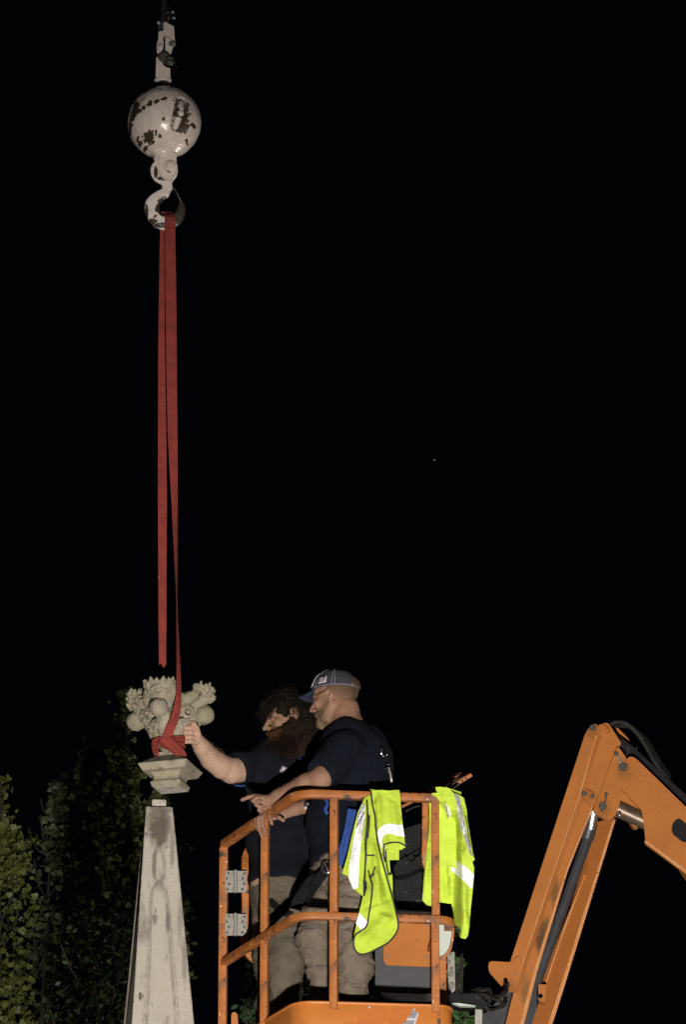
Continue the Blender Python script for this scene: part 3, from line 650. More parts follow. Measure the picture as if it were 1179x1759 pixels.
M['edge_stone'] = mat('brown_edge_stone', (.15, .125, .10), .9, var=(.10, .085, .07), vscale=20)
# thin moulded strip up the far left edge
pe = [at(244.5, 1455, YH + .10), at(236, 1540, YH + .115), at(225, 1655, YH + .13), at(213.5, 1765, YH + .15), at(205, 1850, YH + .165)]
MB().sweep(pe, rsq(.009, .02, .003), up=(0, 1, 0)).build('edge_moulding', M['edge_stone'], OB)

V = []; Fc = []
for i, (x1, y_) in enumerate([(244.0, 1455), (236, 1540), (225, 1655), (213.5, 1765), (205, 1850)]):
    z_ = at(x1, y_, YH + .1)[2]; w_ = ow(z_); c_ = oc(z_); e_ = c_ + OR @ np.array([-w_, -w_ + .004, 0]); b_ = A(x1 + .5, y_, YH + .10 + .0165 * i); b_[2] = z_; V += [e_ + OR @ np.array([.003, 0, 0]), b_, b_ + np.array([.05, .05, 0]), e_ + OR @ np.array([.03, .05, 0])]
for i in range(4):
    for k in range(4): Fc.append((i * 4 + k, i * 4 + (k + 1) % 4, i * 4 + 4 + (k + 1) % 4, i * 4 + 4 + k))
Fc += [(0, 1, 2, 3), (16, 17, 18, 19)]
MB().add(V, Fc).build('side_return', M['obelisk'], OB)
# ================================================================== BOOM LIFT
lift = empty('boom_lift', 'orange boom lift with two workers in its basket and its arm folded at the right', 'boom lift', at(590, 1790, 24.0))
BY = 25.15
RZ = at(600, 1363, 23.60).z                       # height of the top rail
MZ = at(600, 1572, 23.60).z; TZ = at(600, 1721, 23.60).z; FZ = TZ - .13
def plan(px, py): # point of the top rail's plane seen at this pixel
    d = at(px, py, 10) - Vector((0, 0, EYE)); return Vector((0, 0, EYE)) + d * ((RZ - EYE) / d.z)
C1 = plan(385, 1450); C2 = plan(513, 1363); C3 = plan(778, 1372); 
C4 = Vector((C3.x - .17, C3.y + .86, RZ))
def loop(z, frm, to, r=.07, n=6):
    P = [C1, C2, C3, C4][frm:to + 1]; P = [Vector((p.x, p.y, z)) for p in P]; out = [P[0]]
    for i in range(1, len(P) - 1):
        a = (P[i - 1] - P[i]).normalized() * r; b = (P[i + 1] - P[i]).normalized() * r
        for k in range(n + 1): t = k / n; out.append((P[i] + a) * (1 - t) ** 2 + P[i] * 2 * t * (1 - t) + (P[i] + b) * t * t)
    return out + [P[-1]]
TUBE = rsq(.036, .036, .004)
MB().sweep(loop(RZ, 0, 3, .085), TUBE).build('top_rail', M['orange_worn'], lift, smooth=True)
MB().sweep(loop(MZ, 0, 3, .085), rsq(.034, .034, .004)).build('mid_rail', M['orange_worn'], lift, smooth=True)
# toe board: a bent sheet with a folded top edge
tb = loop(0, 0, 3, .09, 8); mb = MB()
mb.sweep([Vector((p.x, p.y, TZ - .10)) for p in tb], rsq(.012, .20, .004)); mb.sweep([Vector((p.x, p.y, TZ + .002)) for p in tb], rsq(.022, .012, .004))
M['orange_toe'] = mat('orange_toe_board_paint', (.50, .168, .032), .42, var=(.43, .142, .028), vscale=7, bump=.15, bscale=60, marks=[((.10, .05, .03), 45, .70, .03, 9), ((.34, .12, .03), 14, .64, .1, 8), ((.05, .04, .03), 20, .735, .02, 9)])
toe = mb.build('toe_board', M['orange_toe'], lift, smooth=True)
def front(px, off=0): # distance of the front rail at px
    t = (px - 513) / (783 - 513); return C2.y + (C3.y - C2.y) * t + off
# ghost lettering, ripped sticker, stud on the toe board
def tsheet(name, pts, m, off=-.0085, th=.0015):
    sheet(pts, lambda x, y: front(x, off), 6, th).build(name, m, toe)
tsheet('unfaded_patch', rc([(611, 1775), (617, 1742), (622, 1728), (660, 1730), (664, 1735), (655, 1775)], 3), M['orange_ghost'])
tsheet('unfaded_patch', rc([(663, 1775), (672, 1737), (678, 1730), (710, 1732), (712, 1736), (700, 1775)], 3), M['orange_ghost'])
tsheet('unfaded_patch', [(592, 1755.5), (614, 1755.5), (613, 1775), (592, 1775)], M['orange_ghost'])
M['sticker_grey'] = mat('torn_grey_sticker', (.10, .10, .12), .5, var=(.30, .30, .32), vscale=120)
tsheet('torn_sticker', [(684, 1775), (692, 1757), (698, 1754), (700, 1748), (706, 1742), (708, 1735), (711, 1733), (714, 1737), (718, 1739), (711, 1760), (705, 1775)], M['sticker_grey'], -.0105)
tsheet('sticker_stripe', [(703, 1775), (711, 1757), (717.5, 1738), (720, 1739), (713, 1760), (706.5, 1775)], M['white'], -.0125)
tsheet('sticker_stripe', [(699, 1748), (714, 1748), (712.5, 1752), (699, 1751.5)], M['white'], -.0125)
tsheet('sticker_stripe', [(710, 1733), (712, 1731.5), (714, 1733), (712, 1735.5)], M['white'], -.0125)
MB().sphere(at(635, 1729, front(635, -.012)), .006, 6).build('rivet', M['white'], toe)
M['rust'] = mat('rust_patch', (.10, .045, .025), .8)
tsheet('rust_patch', [(751, 1749), (756, 1748), (758, 1752), (757, 1760), (755, 1764), (752, 1760)], M['rust'], -.0085); tsheet('rust_patch', [(752, 1741), (757, 1741), (757, 1743), (752, 1742.5)], M['rust'], -.0085)
# posts
def post(px, depth, y0z, y1z, name='post', w=.036, yaw_=0.0, m='orange_worn', off=(0, 0)):
    x = at(px, 1560, depth).x; p = Vector((x, depth, 0))
    return MB().sweep([(p.x, p.y, y0z), (p.x, p.y, (y0z + y1z) / 2), (p.x, p.y, y1z)], rsq(w, w, .0035), up=(math.sin(yaw_), math.cos(yaw_), 0)).build(name, M[m], lift, smooth=True)
post(574, front(574), TZ - .03, MZ - .018, yaw_=.25); post(574.5, front(574), MZ + .018, RZ - .019, yaw_=.25)
post(748, front(748), TZ - .03, MZ - .018); post(749, front(749), MZ + .018, RZ - .019)
# left side posts: on the slanting rail
def onside(px): # point of the left rail at px
    t = (px - 385) / (513 - 385); a = C1; b = C2
    lo, hi = 0.0, 1.0
    for _ in range(40):
        mid = (lo + hi) / 2; p = a.lerp(b, mid); zc = p.y * math.cos(PITCH) + (p.z - EYE) * math.sin(PITCH); x = PW / 2 + F * p.x / zc
        lo, hi = (mid, hi) if x < px else (lo, mid)
    return a.lerp(b, (lo + hi) / 2)
q = onside(456); ang = math.atan2(C2.x - C1.x, -(C2.y - C1.y)) 
for z0, z1 in ((TZ - .03, MZ - .02), (MZ + .02, RZ - .019)):
    MB().sweep([(q.x, q.y, z0), (q.x, q.y, (z0 + z1) / 2), (q.x, q.y, z1)], rsq(.034, .034, .0035), up=(.35, 1, 0)).build('post', M['orange_worn'], lift, smooth=True)
q = C1
MB().sweep([(q.x, q.y, FZ - .2), (q.x, q.y, FZ + .5), (q.x, q.y, RZ - .019)], rsq(.038, .038, .0035), up=(.15, 1, 0)).build('gate_post', M['orange_worn'], lift, smooth=True)
mb = MB(); plate(mb, rc([(397, 1790), (397.5, 1740), (402, 1737), (408, 1740), (412, 1790)], 4), C1.y - .03, .03, .003).build('gate_bracket', M['orange'], lift)
# gate frame behind the hinge post
g0 = C1.y + .03
gp = smooth_path([at(421, 1475, g0 + .03), at(421, 1500, g0), at(421.5, 1560, g0), at(419.5, 1600, g0), at(420, 1622, g0 + .01), at(428, 1640, g0 + .04), at(442, 1652, g0 + .07)], 5)
MB().sweep(gp, rsq(.034, .030, .007), up=(.1, -1, 0)).build('gate_frame', M['orange_worn'], lift, smooth=True)
MB().sweep(smooth_path([at(421, 1475, g0 + .03), at(425, 1463, g0 + .05), at(436, 1452, g0 + .1), at(460, 1444, g0 + .16), at(500, 1440, g0 + .3)], 5), rsq(.032, .030, .007), up=(0, 1, .1)).build('gate_frame', M['orange_worn'], lift, smooth=True)
MB().sweep([at(442, 1652, g0 + .07), at(443.5, 1600, g0 + .08), at(444, 1560, g0 + .09), at(445, 1500, g0 + .1)], rsq(.02, .02, .004), up=(0, 1, 0)).build('gate_bar', M['bolt'], lift, smooth=True)
for (y0, y1) in ((1495, 1532), (1569, 1606)):
    mb = MB(); plate(mb, [(387, y0), (402, y0), (402, y1), (387, y1)], C1.y - .030, .008, .0012); plate(mb, [(407, y0), (424, y0 + .5), (423.5, y1), (407, y1)], C1.y - .026, .008, .0012)
    hg = mb.build('hinge', M['zinc'], lift)
    mb = MB(); mb.cyl(at(404.5, y0 - 1, C1.y - .034), at(404.5, y1 + 1, C1.y - .034), .009, n=14, bev=.002)
    for t in (.18, .82): mb.cyl(at(404.5, y0 + (y1 - y0) * t - 2, C1.y - .034), at(404.5, y0 + (y1 - y0) * t + 2, C1.y - .034), .0105, n=14, bev=.002)
    mb.build('hinge_pin', M['zinc'], hg, smooth=True)
    for (x, t) in ((393, .12), (390, .38), (393.5, .62), (390.5, .88), (420, .15), (417, .38), (419.5, .62), (416.5, .88)):
        c = at(x, y0 + (y1 - y0) * t, C1.y - .031); MB().cyl(c, c + Vector((0, -.004, 0)), .0055, n=8).build('screw', M['bolt'], hg, smooth=True)
# floor
mb = MB(); fl_ = [C1, C2, C3, C4]; V = [(p.x, p.y, FZ) for p in fl_]; n = 4; V += [(p.x, p.y, FZ - .02) for p in fl_]
mb.add(V, [(0, 1, 2, 3), (7, 6, 5, 4)] + [(i, (i + 1) % 4, 4 + (i + 1) % 4, 4 + i) for i in range(4)]).build('floor_plate', M['steel'], lift)
# rear rail and post, uprights behind the vests
for z, nm in ((RZ, 'top_rail'), (MZ, 'mid_rail')):
    MB().sweep([(C4.x, C4.y, z), (C4.x - .3, C4.y + .01, z), (C3.x - .42, C4.y + .02, z)], TUBE).build('rear_rail', M['orange_worn'], lift, smooth=True)
MB().sweep([at(761, 1640, C4.y - .35), at(761, 1690, C4.y - .35), at(761, 1745, C4.y - .35)], rsq(.034, .034, .006), up=(0, 1, 0)).build('rear_post', M['orange_worn'], lift, smooth=True)
# console guard loop inside the basket
cg = front(728) + .10
gl = smooth_path([at(731, 1362, cg), at(731, 1385, cg), at(730.5, 1440, cg), at(730, 1472, cg), at(733, 1488, cg + .02), at(741, 1500, cg + .05)], 5)
MB().sweep(gl, rsq(.030, .034, .007), up=(0, -1, 0)).build('console_guard', M['orange_worn'], lift, smooth=True)
mb = MB(); plate(mb, rc([(728, 1362), (738, 1350), (757, 1343), (790, 1327), (808, 1323), (808, 1331), (780, 1344), (766, 1360), (760, 1367)], 3), cg + .22, .03, .001)
mb.build('console_hood', M['orange_shaded'], lift)
MB().sweep([at(770, 1358, cg + .1), at(788, 1344, cg + .1), at(810, 1330.5, cg + .1)], rsq(.016, .014, .003), up=(0, 1, 0)).build('hood_strut', M['orange_worn'], lift, smooth=True)
mb = MB().sweep(smooth_path([at(766, 1349, cg + .12), at(775, 1343, cg + .11), at(792, 1336, cg + .1), at(811, 1330, cg + .1)]), circ(.0035, 6), up=(0, 1, 0)); mb.sphere(at(766.5, 1349, cg + .11), .005, 5); mb.build('cable', M['silver'], lift, smooth=True)
mb = MB(); [mb.sphere(at(x, y, cg + .085), .004, 5) for x, y in ((787, 1346), (795, 1341), (801, 1337))]; mb.build('hood_screws', M['silver'], lift); bpy.data.objects['hood_screws'].name = 'screw'
MB().sweep([at(697, 1394, cg + .2), at(708, 1388, cg + .2), at(722, 1384, cg + .2)], circ(.0035, 6), up=(0, 1, 0)).build('cable', M['silver'], lift, smooth=True)
MB().sweep([at(690, 1386, cg + .25), at(708, 1377, cg + .25), at(735, 1366, cg + .25)], rsq(.012, .016, .003), up=(0, 1, 0)).build('hood_strut', M['orange_worn'], lift, smooth=True)
# control console: black sloping box with cover
mb = MB(); plate(mb, rc([(683, 1440), (697, 1422), (720, 1415), (738, 1408), (752, 1412), (752, 1440), (700, 1470), (684, 1478)], 3), cg + .24, .22, .006); mb.build('console', M['black_plastic'], lift)
mb = MB(); plate(mb, rc([(676, 1490), (684, 1478), (700, 1470), (752, 1440), (756, 1446), (756, 1475), (700, 1500), (680, 1504)], 3), cg + .20, .2, .006); mb.build('console', M['black_plastic'], lift)
mb = MB(); plate(mb, rc([(678, 1505), (752, 1478), (754, 1566), (676, 1566)], 4), cg + .28, .2, .006); mb.build('console', M['black_plastic'], lift)
MB().sweep(smooth_path([at(696, 1472, cg + .17), at(706, 1482, cg + .17), at(718, 1474, cg + .15), at(728, 1460, cg + .14), at(737, 1456, cg + .1)]), circ(.007, 7), up=(0, 1, 0)).build('console_cable', M['rubber'], lift, smooth=True)
mb = MB(); mb.sweep(smooth_path([at(711, 1472, cg + .14), at(716, 1474, cg + .13), at(720, 1471, cg + .13)]), circ(.004, 6), up=(0, 1, 0)); mb.build('cable_tie', M['silver'], lift, smooth=True)
# tool box hanging on the rear rail, with its orange cover plate
by = front(700) + .50
mb = MB(); plate(mb, rc([(645, 1574), (752, 1570), (752, 1702), (735, 1707), (654, 1704), (645, 1696)], 7, 5), by + .03, .14, .008); mb.build('battery_box', M['grey_plastic'], lift, smooth=False)
mb = MB(); plate(mb, rc([(660, 1572), (743, 1574), (743, 1660), (664, 1657), (659, 1650)], 6, 5), by, .012, .003); cp = mb.build('cover_plate', M['orange_clean'], lift)
for x, y in ((735, 1589), (667, 1642), (734, 1644)):
    c = at(x, y, by - .001); MB().cyl(c, c + Vector((0, -.006, 0)), .0065, n=8, bev=.001).build('screw', M['steel'], cp, smooth=True)
# white panel and perforated bolt bracket
ry = C3.y + .12
mb = MB(); plate(mb, rc([(752, 1584), (776, 1586), (777, 1600), (772, 1628), (764, 1640), (752, 1642)], 4), ry, .010, .002); wp = mb.build('document_box', M['white_panel'], lift)
mb = MB().sweep([at(774, 1584, ry - .01), at(779, 1590, ry - .01), at(778.5, 1606, ry - .01), at(774, 1630, ry - .01), at(765, 1642, ry - .01), at(752, 1648, ry - .01)], rsq(.012, .014, .003), up=(0, 1, 0)); mb.build('edge_trim', M['orange_worn'], wp, smooth=True)
mb = MB(); plate(mb, rc([(769, 1634), (781, 1634), (782.5, 1700), (777, 1704), (771, 1702)], 2), ry + .50, .010, .002); bb = mb.build('bolt_bracket', M['zinc'], lift)
for x, y, r in ((775, 1638, .010), (771, 1652, .010), (776, 1664, .008), (775, 1673, .014), (776, 1692, .015), (766, 1668, .009)):
    c = at(x, y, ry + .498); mb = MB(); mb.cyl(c, c + Vector((0, -.006, 0)), r, n=16, bev=.002); mb.cyl(c + Vector((0, -.006, 0)), c + Vector((0, -.016, 0)), r * .6, n=6, bev=.001); mb.build('bolt', M['steel'], bb, smooth=True)
# pale rungs behind the floor, black cross member with cable bundle to the boom
mb = MB(); plate(mb, [(629, 1709), (665, 1710), (665, 1715), (640, 1713), (629, 1713)], C4.y - .05, .02, .001); plate(mb, [(651, 1714), (653, 1714), (654, 1722), (651, 1722)], C4.y - .03, .02, 0); mb.build('sticker_strip', M['ivory'], lift)
mb = MB(); plate(mb, [(776, 1722), (790, 1722), (818, 1726.5), (816, 1728), (790, 1727)], C4.y + .22, .03, .001); mb.build('sticker_strip', M['ivory'], lift)
M['concrete'] = mat('pale_worn_paint', (.40, .40, .36), .8, var=(.25, .25, .22), vscale=80)
mb = MB(); plate(mb, [(817, 1731), (829, 1731), (828, 1790), (815, 1790)], C4.y + .3, .05, .003); mb.build('rotator_bracket', M['concrete'], lift)
mb = MB(); plate(mb, rc([(757, 1706), (820, 1706), (838, 1722), (838, 1731), (757, 1722)], 2), C4.y + .26, .10, .006); mb.build('mounting_arm', M['black_plastic'], lift)
M['dark_box'] = mat('blue_black_steel', (.035, .037, .045), .5, .1, var=(.022, .023, .028), vscale=14, bump=.2, bscale=100, marks=[((.10, .09, .09), 60, .70, .04, 8)])
mb = MB(); plate(mb, rc([(829, 1738), (846, 1728), (866, 1705), (900, 1690), (921, 1678), (923, 1690), (922, 1800), (829, 1800)], 4), BY + .20, .24, .008); mb.build('rotator_housing', M['dark_box'], lift)
ys = C4.y + .30
HS = [([(762, 1712), (790, 1712), (815, 1704), (838, 1699), (842, 1704), (842, 1716), (836, 1728)], .011), ([(780, 1711), (806, 1704), (822, 1698), (836, 1699), (841, 1702)], .009), ([(790, 1708), (812, 1706), (834, 1708), (850, 1716), (864, 1720)], .007), ([(786, 1713), (812, 1712), (832, 1714), (850, 1712), (862, 1708), (870, 1700), (869, 1690)], .010), ([(790, 1717), (815, 1717), (832, 1722), (846, 1730), (860, 1729), (868, 1722), (869, 1712)], .010), ([(795, 1710), (820, 1709), (840, 1712), (860, 1719)], .006), ([(830, 1724), (842, 1734), (855, 1731), (866, 1722)], .008)]
for i, (pp, r) in enumerate(HS): MB().sweep(smooth_path([at(x, y, ys + .03 * math.sin(i * 2.1) + .02 * k) for k, (x, y) in enumerate(pp)]), circ(r, 8), up=(0, 1, .01)).build('hose', M['rubber'], lift, smooth=True)
# ------------------------------------------------------------------ the folded arm
def P3(x0, y0, x1, y1, t): return (x0 + (x1 - x0) * t, y0 + (y1 - y0) * t)
# far (right) link of the parallelogram
mb = MB(); plate(mb, [(1020, 1412), (1058, 1404), (1014, 1549), (969, 1695), (934, 1805), (899, 1805), (934, 1695), (972.5, 1581), (1002.6, 1502)], BY + .14, .05, .003, dY=lambda x, y: -.0016 * (x - (1058 - (y - 1404) * .31))); mb.build('lower_link', M['orange_shaded'], lift)
mb = MB(); plate(mb, [(1016, 1436), (1010, 1500), (1003.5, 1502), (973.4, 1581), (935, 1695), (925, 1695), (948, 1640), (991, 1533)], BY + .185, .03, .002, dY=lambda x, y: -.0022 * (x - (1016 - (y - 1436) * .34))); mb.build('lower_link_gusset', M['orange_shaded'], lift)
mb = MB(); plate(mb, [(1052.5, 1410), (1058.5, 1406), (1014.5, 1549), (969.5, 1695), (934, 1805), (926, 1805), (962.5, 1695), (1008.5, 1549)], BY + .12, .014, .002); mb.build('lower_link_flange', M['orange_lit_edge'], lift)
mb = MB(); plate(mb, [(1006, 1498), (1008, 1498), (975.5, 1583), (936.5, 1697), (934, 1697), (973, 1581)], BY + .165, .014, .001); mb.build('lower_link_ridge', M['orange_lit_edge'], lift)
mb = MB(); c = at(929, 1710, BY + .07); mb.cyl(c, c + Vector((.0, .06, 0)), .014, n=14, bev=.003); mb.build('link_pin', M['silver'], lift, smooth=True)
mb = MB(); plate(mb, rc([(925, 1690), (940, 1690), (936, 1722), (926, 1718)], 3), BY + .07, .05, .003); mb.build('link_bracket', M['orange_clean'], lift)
# cylinder in between
a_, b_ = at(1017, 1425, BY + .05), at(912, 1745, BY + .12); d_ = (b_ - a_).normalized()
c1, c2 = at(1021, 1392, BY + .05), at(1015, 1424, BY + .08)
MB().cyl(c1, c2, .026, n=20).build('cylinder_rod', M['chrome'], lift, smooth=True)
MB().cyl(at(1016, 1413, BY + .08), at(1008, 1442, BY + .10), .034, n=22, bev=.005).build('cylinder_gland', M['black_tube'], lift, smooth=True)
MB().cyl(at(1010, 1440, BY + .10), at(921, 1690, BY + .10), .025, n=22).build('cylinder_barrel', M['black_tube'], lift, smooth=True)
# near (left) beam: outer channel, recess and inner beam running on below
mb = MB(); plate(mb, rc([(1005, 1262, 3), (1012, 1249, 6), (1022, 1241, 8), (1032, 1250, 6), (1030, 1268, 3), (1002, 1363, 0), (886, 1703, 3), (874, 1700, 0), (877, 1651, 0)], 3), BY, .018, .004)
mb.build('channel_side', M['orange_clean'], lift)
mb = MB(); plate(mb, rc([(839, 1655), (843, 1650), (877, 1652), (892, 1640), (900, 1660), (887, 1702), (876, 1704), (867, 1699), (840, 1668)], 5), BY - .016, .014, .003); mb.build('cylinder_ear', M['orange_clean'], lift)
mb = MB(); c = at(870.5, 1692, BY - .016); mb.cyl(c, c + Vector((0, -.014, 0)), .0165, n=22, bev=.003); mb.build('pivot_pin', M['bolt'], lift, smooth=True)
mb = MB(); plate(mb, [(1003, 1362), (1025, 1330), (1027, 1366), (1021, 1378), (975, 1495), (921.6, 1670), (899, 1759), (886, 1805), (857, 1805), (886, 1690)], BY + .028, .06, .004); mb.build('inner_beam', M['orange_clean'], lift)
mb = MB(); plate(mb, [(1026, 1262), (1033, 1264), (1001, 1374), (890, 1702), (882, 1702), (996, 1366)], BY - .006, .03, .002, dY=lambda x, y: .022 * (.5 if (x in (1033, 1001, 890)) else -.1)); mb.build('channel_flange', M['orange_shaded'], lift)
mb = MB(); plate(mb, [(1024.6, 1262), (1026.8, 1262), (997.4, 1366), (883, 1702), (880.8, 1702), (994.8, 1366)], BY - .012, .01, .001); mb.build('channel_ridge', M['orange_lit_edge'], lift)
mb = MB(); plate(mb, [(1019, 1378), (1021.5, 1380), (976, 1495), (922.8, 1670), (900.5, 1759), (887.5, 1805), (879.5, 1805), (893, 1759), (916, 1670), (972, 1495)], BY + .004, .024, .003); mb.build('beam_flange', M['orange_lit_edge'], lift)
# the two dark rubbed places on the inner beam
add_spots(M['orange_clean'], [(at(1018, 1256, BY), (.034, .1, .040), (.17, .065, .018), .6), (at(871, 1697, BY), (.036, .1, .036), (.17, .065, .018), .6), (at(1036, 1391, BY), (.036, .1, .040), (.19, .075, .02), .6), (at(1071, 1325, BY), (.036, .1, .045), (.19, .075, .02), .6), (at(1010, 1366, BY), (.045, .1, .03), (.2, .08, .02), .5), (at(953, 1532, BY + .03), (.024, .1, .075), (.13, .065, .02), .85), (at(938, 1592, BY + .03), (.030, .1, .040), (.11, .06, .02), .9), (at(931, 1618, BY + .03), (.026, .1, .075), (.07, .04, .018), .95), (at(904, 1702, BY + .03), (.026, .1, .060), (.16, .08, .022), .8), (at(929, 1528, BY + .03), (.012, .1, .03), (.3, .12, .03), .6)], .28, 26, .45)
# knee: upper plates
mb = MB(); plate(mb, rc([(1029, 1250), (1037, 1241), (1046, 1242), (1068, 1276), (1064, 1282), (1058, 1290), (1024, 1388), (1013, 1380), (1003, 1352)], 3), BY + .012, .04, .004); mb.build('knee_casting', M['orange_clean'], lift)
mb = MB()
for (x, r) in ((1034, .022), (1040, .020)): c = at(x, 1250 + (x - 1034) * .5, BY - .005); mb.cyl(c, c + Vector((.012, .05, 0)), r, n=20, bev=.004)
mb.build('knee_boss', M['orange_clean'], lift, smooth=True)
mb = MB(); c = at(1018.5, 1250.5, BY - .001); mb.cyl(c, c + Vector((0, -.012, 0)), .0165, n=20, bev=.003); mb.build('pivot_pin', M['bolt'], lift, smooth=True)
mb = MB(); plate(mb, rc([(999, 1362), (1004, 1354), (1012, 1356), (1022, 1364), (1022, 1380), (1018, 1385), (1010, 1374), (1002, 1372)], 4), BY - .012, .02, .003); lug = mb.build('link_lug', M['orange_clean'], lift)
for x, y, r in ((1004, 1363, .0125), (1018, 1368, .010)): c = at(x, y, BY - .013); MB().cyl(c, c + Vector((0, -.008, 0)), r, n=12, bev=.002).build('bolt', M['bolt'], lug, smooth=True)
mb = MB(); plate(mb, rc([(1060, 1283, 3), (1063, 1283, 2), (1076, 1300, 4), (1077, 1332, 6), (1070, 1352, 8), (1063, 1390, 12), (1052, 1407, 12), (1036, 1405, 10), (1019, 1393, 4)], 3), BY - .022, .03, .004); kp = mb.build('knee_plate', M['orange_clean'], lift)
for x, y, r in ((1070.5, 1318, .0215), (1036, 1385, .0185), (1041.5, 1365, .009), (1059, 1295, .010)): c = at(x, y, BY - .023); MB().cyl(c, c + Vector((0, -.012, 0)), r, n=20, bev=.003).build('pivot_pin', M['bolt'], kp, smooth=True)
MB().sweep([at(1042, 1368, BY - .035), at(1039, 1381, BY - .035)], circ(.0045, 6), up=(0, 1, 0)).build('keeper_bar', M['silver'], kp, smooth=True)
MB().sweep([at(1035, 1390, BY - .035), at(1033, 1395, BY - .035)], circ(.0045, 6), up=(0, 1, 0)).build('keeper_bar', M['silver'], kp, smooth=True)
MB().sweep([at(1061, 1298, BY - .03), at(1064, 1302, BY - .03), at(1068, 1312, BY - .03)], rsq(.012, .006, .002), up=(0, 1, 0)).build('keeper_bar', M['steel'], kp, smooth=True)
# upper arm going off to the right
mb = MB(); plate(mb, rc([(1075, 1304, 6), (1084, 1298, 6), (1093, 1302, 5), (1240, 1445, 0), (1240, 1540, 0), (1179, 1500, 0), (1108, 1448, 2), (1109, 1440, 2), (1105, 1400, 3), (1102, 1390, 2), (1066, 1352, 6)], 4), BY - .002, .022, .004); ua = mb.build('upper_arm', M['orange_clean'], lift)
mb = MB(); plate(mb, [(1107, 1445), (1111, 1443), (1180, 1493), (1240, 1532), (1240, 1540), (1180, 1501)], BY - .010, .012, .002); mb.build('upper_arm_flange', M['orange_lit_edge'], lift)
mb = MB(); plate(mb, rc([(1154, 1424), (1157, 1412), (1165, 1405), (1171, 1407), (1190, 1424), (1190, 1448), (1172, 1445), (1156, 1432)], 4), BY - .006, .006, .002); mb.build('arm_opening', M['black_plastic'], lift)
mb = MB(); plate(mb, rc([(1062, 1358), (1076, 1350), (1090, 1368), (1104, 1390), (1104, 1406), (1066, 1380)], 4), BY + .035, .04, .004); mb.build('arm_gusset', M['orange_clean'], lift)
MB().cyl(at(1058, 1387, BY + .03), at(1140, 1425, BY + .06), .040, n=22, bev=.004).build('lift_cylinder', M['black_tube'], lift, smooth=True)
M['brass'] = mat('worn_brown_cylinder', (.16, .11, .075), .4, .4, var=(.08, .06, .045), vscale=30)
bpy.data.objects['lift_cylinder'].data.materials[0] = M['brass']
mb = MB(); c = at(1060, 1393, BY + .0); mb.cyl(c, c + Vector((.02, .06, 0)), .022, n=16, bev=.006); mb.build('cylinder_eye', M['silver'], lift, smooth=True)
mb = MB(); plate(mb, rc([(1078, 1404), (1106, 1400), (1096, 1420), (1088, 1420)], 5), BY + .05, .05, .004); mb.build('cylinder_ear', M['orange_clean'], lift)
# far side of the upper arm and the dark trough between
mb = MB(); plate(mb, rc([(1047, 1246), (1062, 1250), (1078, 1266), (1088, 1282), (1104, 1296), (1118, 1308), (1240, 1412), (1240, 1430), (1094, 1306), (1074, 1290), (1066, 1276)], 3), BY + .20, .02, .004); mb.build('upper_arm_far_side', M['orange_clean'], lift)
mb = MB(); plate(mb, [(1060, 1262), (1090, 1284), (1120, 1312), (1240, 1420), (1240, 1450), (1092, 1306), (1066, 1290)], BY + .10, .01, 0); mb.build('arm_tray', M['black_plastic'], lift)
mb = MB(); c = at(1093.5, 1283, BY + .16); mb.cyl(c, at(1092.5, 1288, BY + .16), .007, n=8); mb.build('screw', M['silver'], lift)
for i in range(5):
    o_ = i * 2.1; dp = BY + .10 + .012 * i
    MB().sweep(smooth_path([at(1042 + o_, 1250 - o_ * .3 , dp), at(1056 + o_, 1241 + o_ * .5, dp), at(1076 + o_, 1243 + o_ * .7, dp + .01), at(1096 + o_ * .8, 1260 + o_ * .3, dp + .02), at(1112 + o_ * .8, 1284, dp + .03), at(1128 + o_ * .6, 1312 - o_ * .4, dp + .03), at(1150, 1340 - o_, dp + .03)]), circ(.0125, 8), up=(0, 1, 0)).build('hose', M['rubber'], lift, smooth=True)
# beams down to a chassis standing on the grass, out of the frame
mb = MB(); mb.sweep([at(880, 1800, BY + .06), (at(880, 1800, BY).x - .9, BY + .1, 3.6), (at(880, 1800, BY).x - .2, BY + .4, 1.5)], rsq(.16, .12, .01), up=(0, 1, 0)); mb.sweep([at(925, 1800, BY + .12), (at(925, 1800, BY).x - .9, BY + .16, 3.6), (at(925, 1800, BY).x - .1, BY + .44, 1.5)], rsq(.12, .10, .01), up=(0, 1, 0)); mb.build('riser', M['orange_clean'], lift)
mb = MB(); mb.sweep([at(1200, 1470, BY + .1), (at(1200, 1470, BY).x + 1.7, BY + .3, 6.4), (at(1200, 1470, BY).x + .6, BY + .9, 1.6)], rsq(.2, .2, .01), up=(0, 1, 0)); mb.build('riser', M['orange_clean'], lift)
cx = at(925, 1800, BY).x + .4; mb = MB(); mb.box((cx, BY + .7, 1.15), (1.1, .6, .4), None, .06); mb.box((cx, BY + .7, .6), (1.0, .45, .14), None, .04); mb.build('chassis', M['orange_clean'], lift)
for sx in (-.8, .8):
    for sy in (-.55, .55):
        mb = MB(); mb.cyl((cx + sx, BY + .7 + sy - .12, .4), (cx + sx, BY + .7 + sy + .12, .4), .4, n=28, bev=.04); mb.build('wheel', M['rubber'], lift, smooth=True)
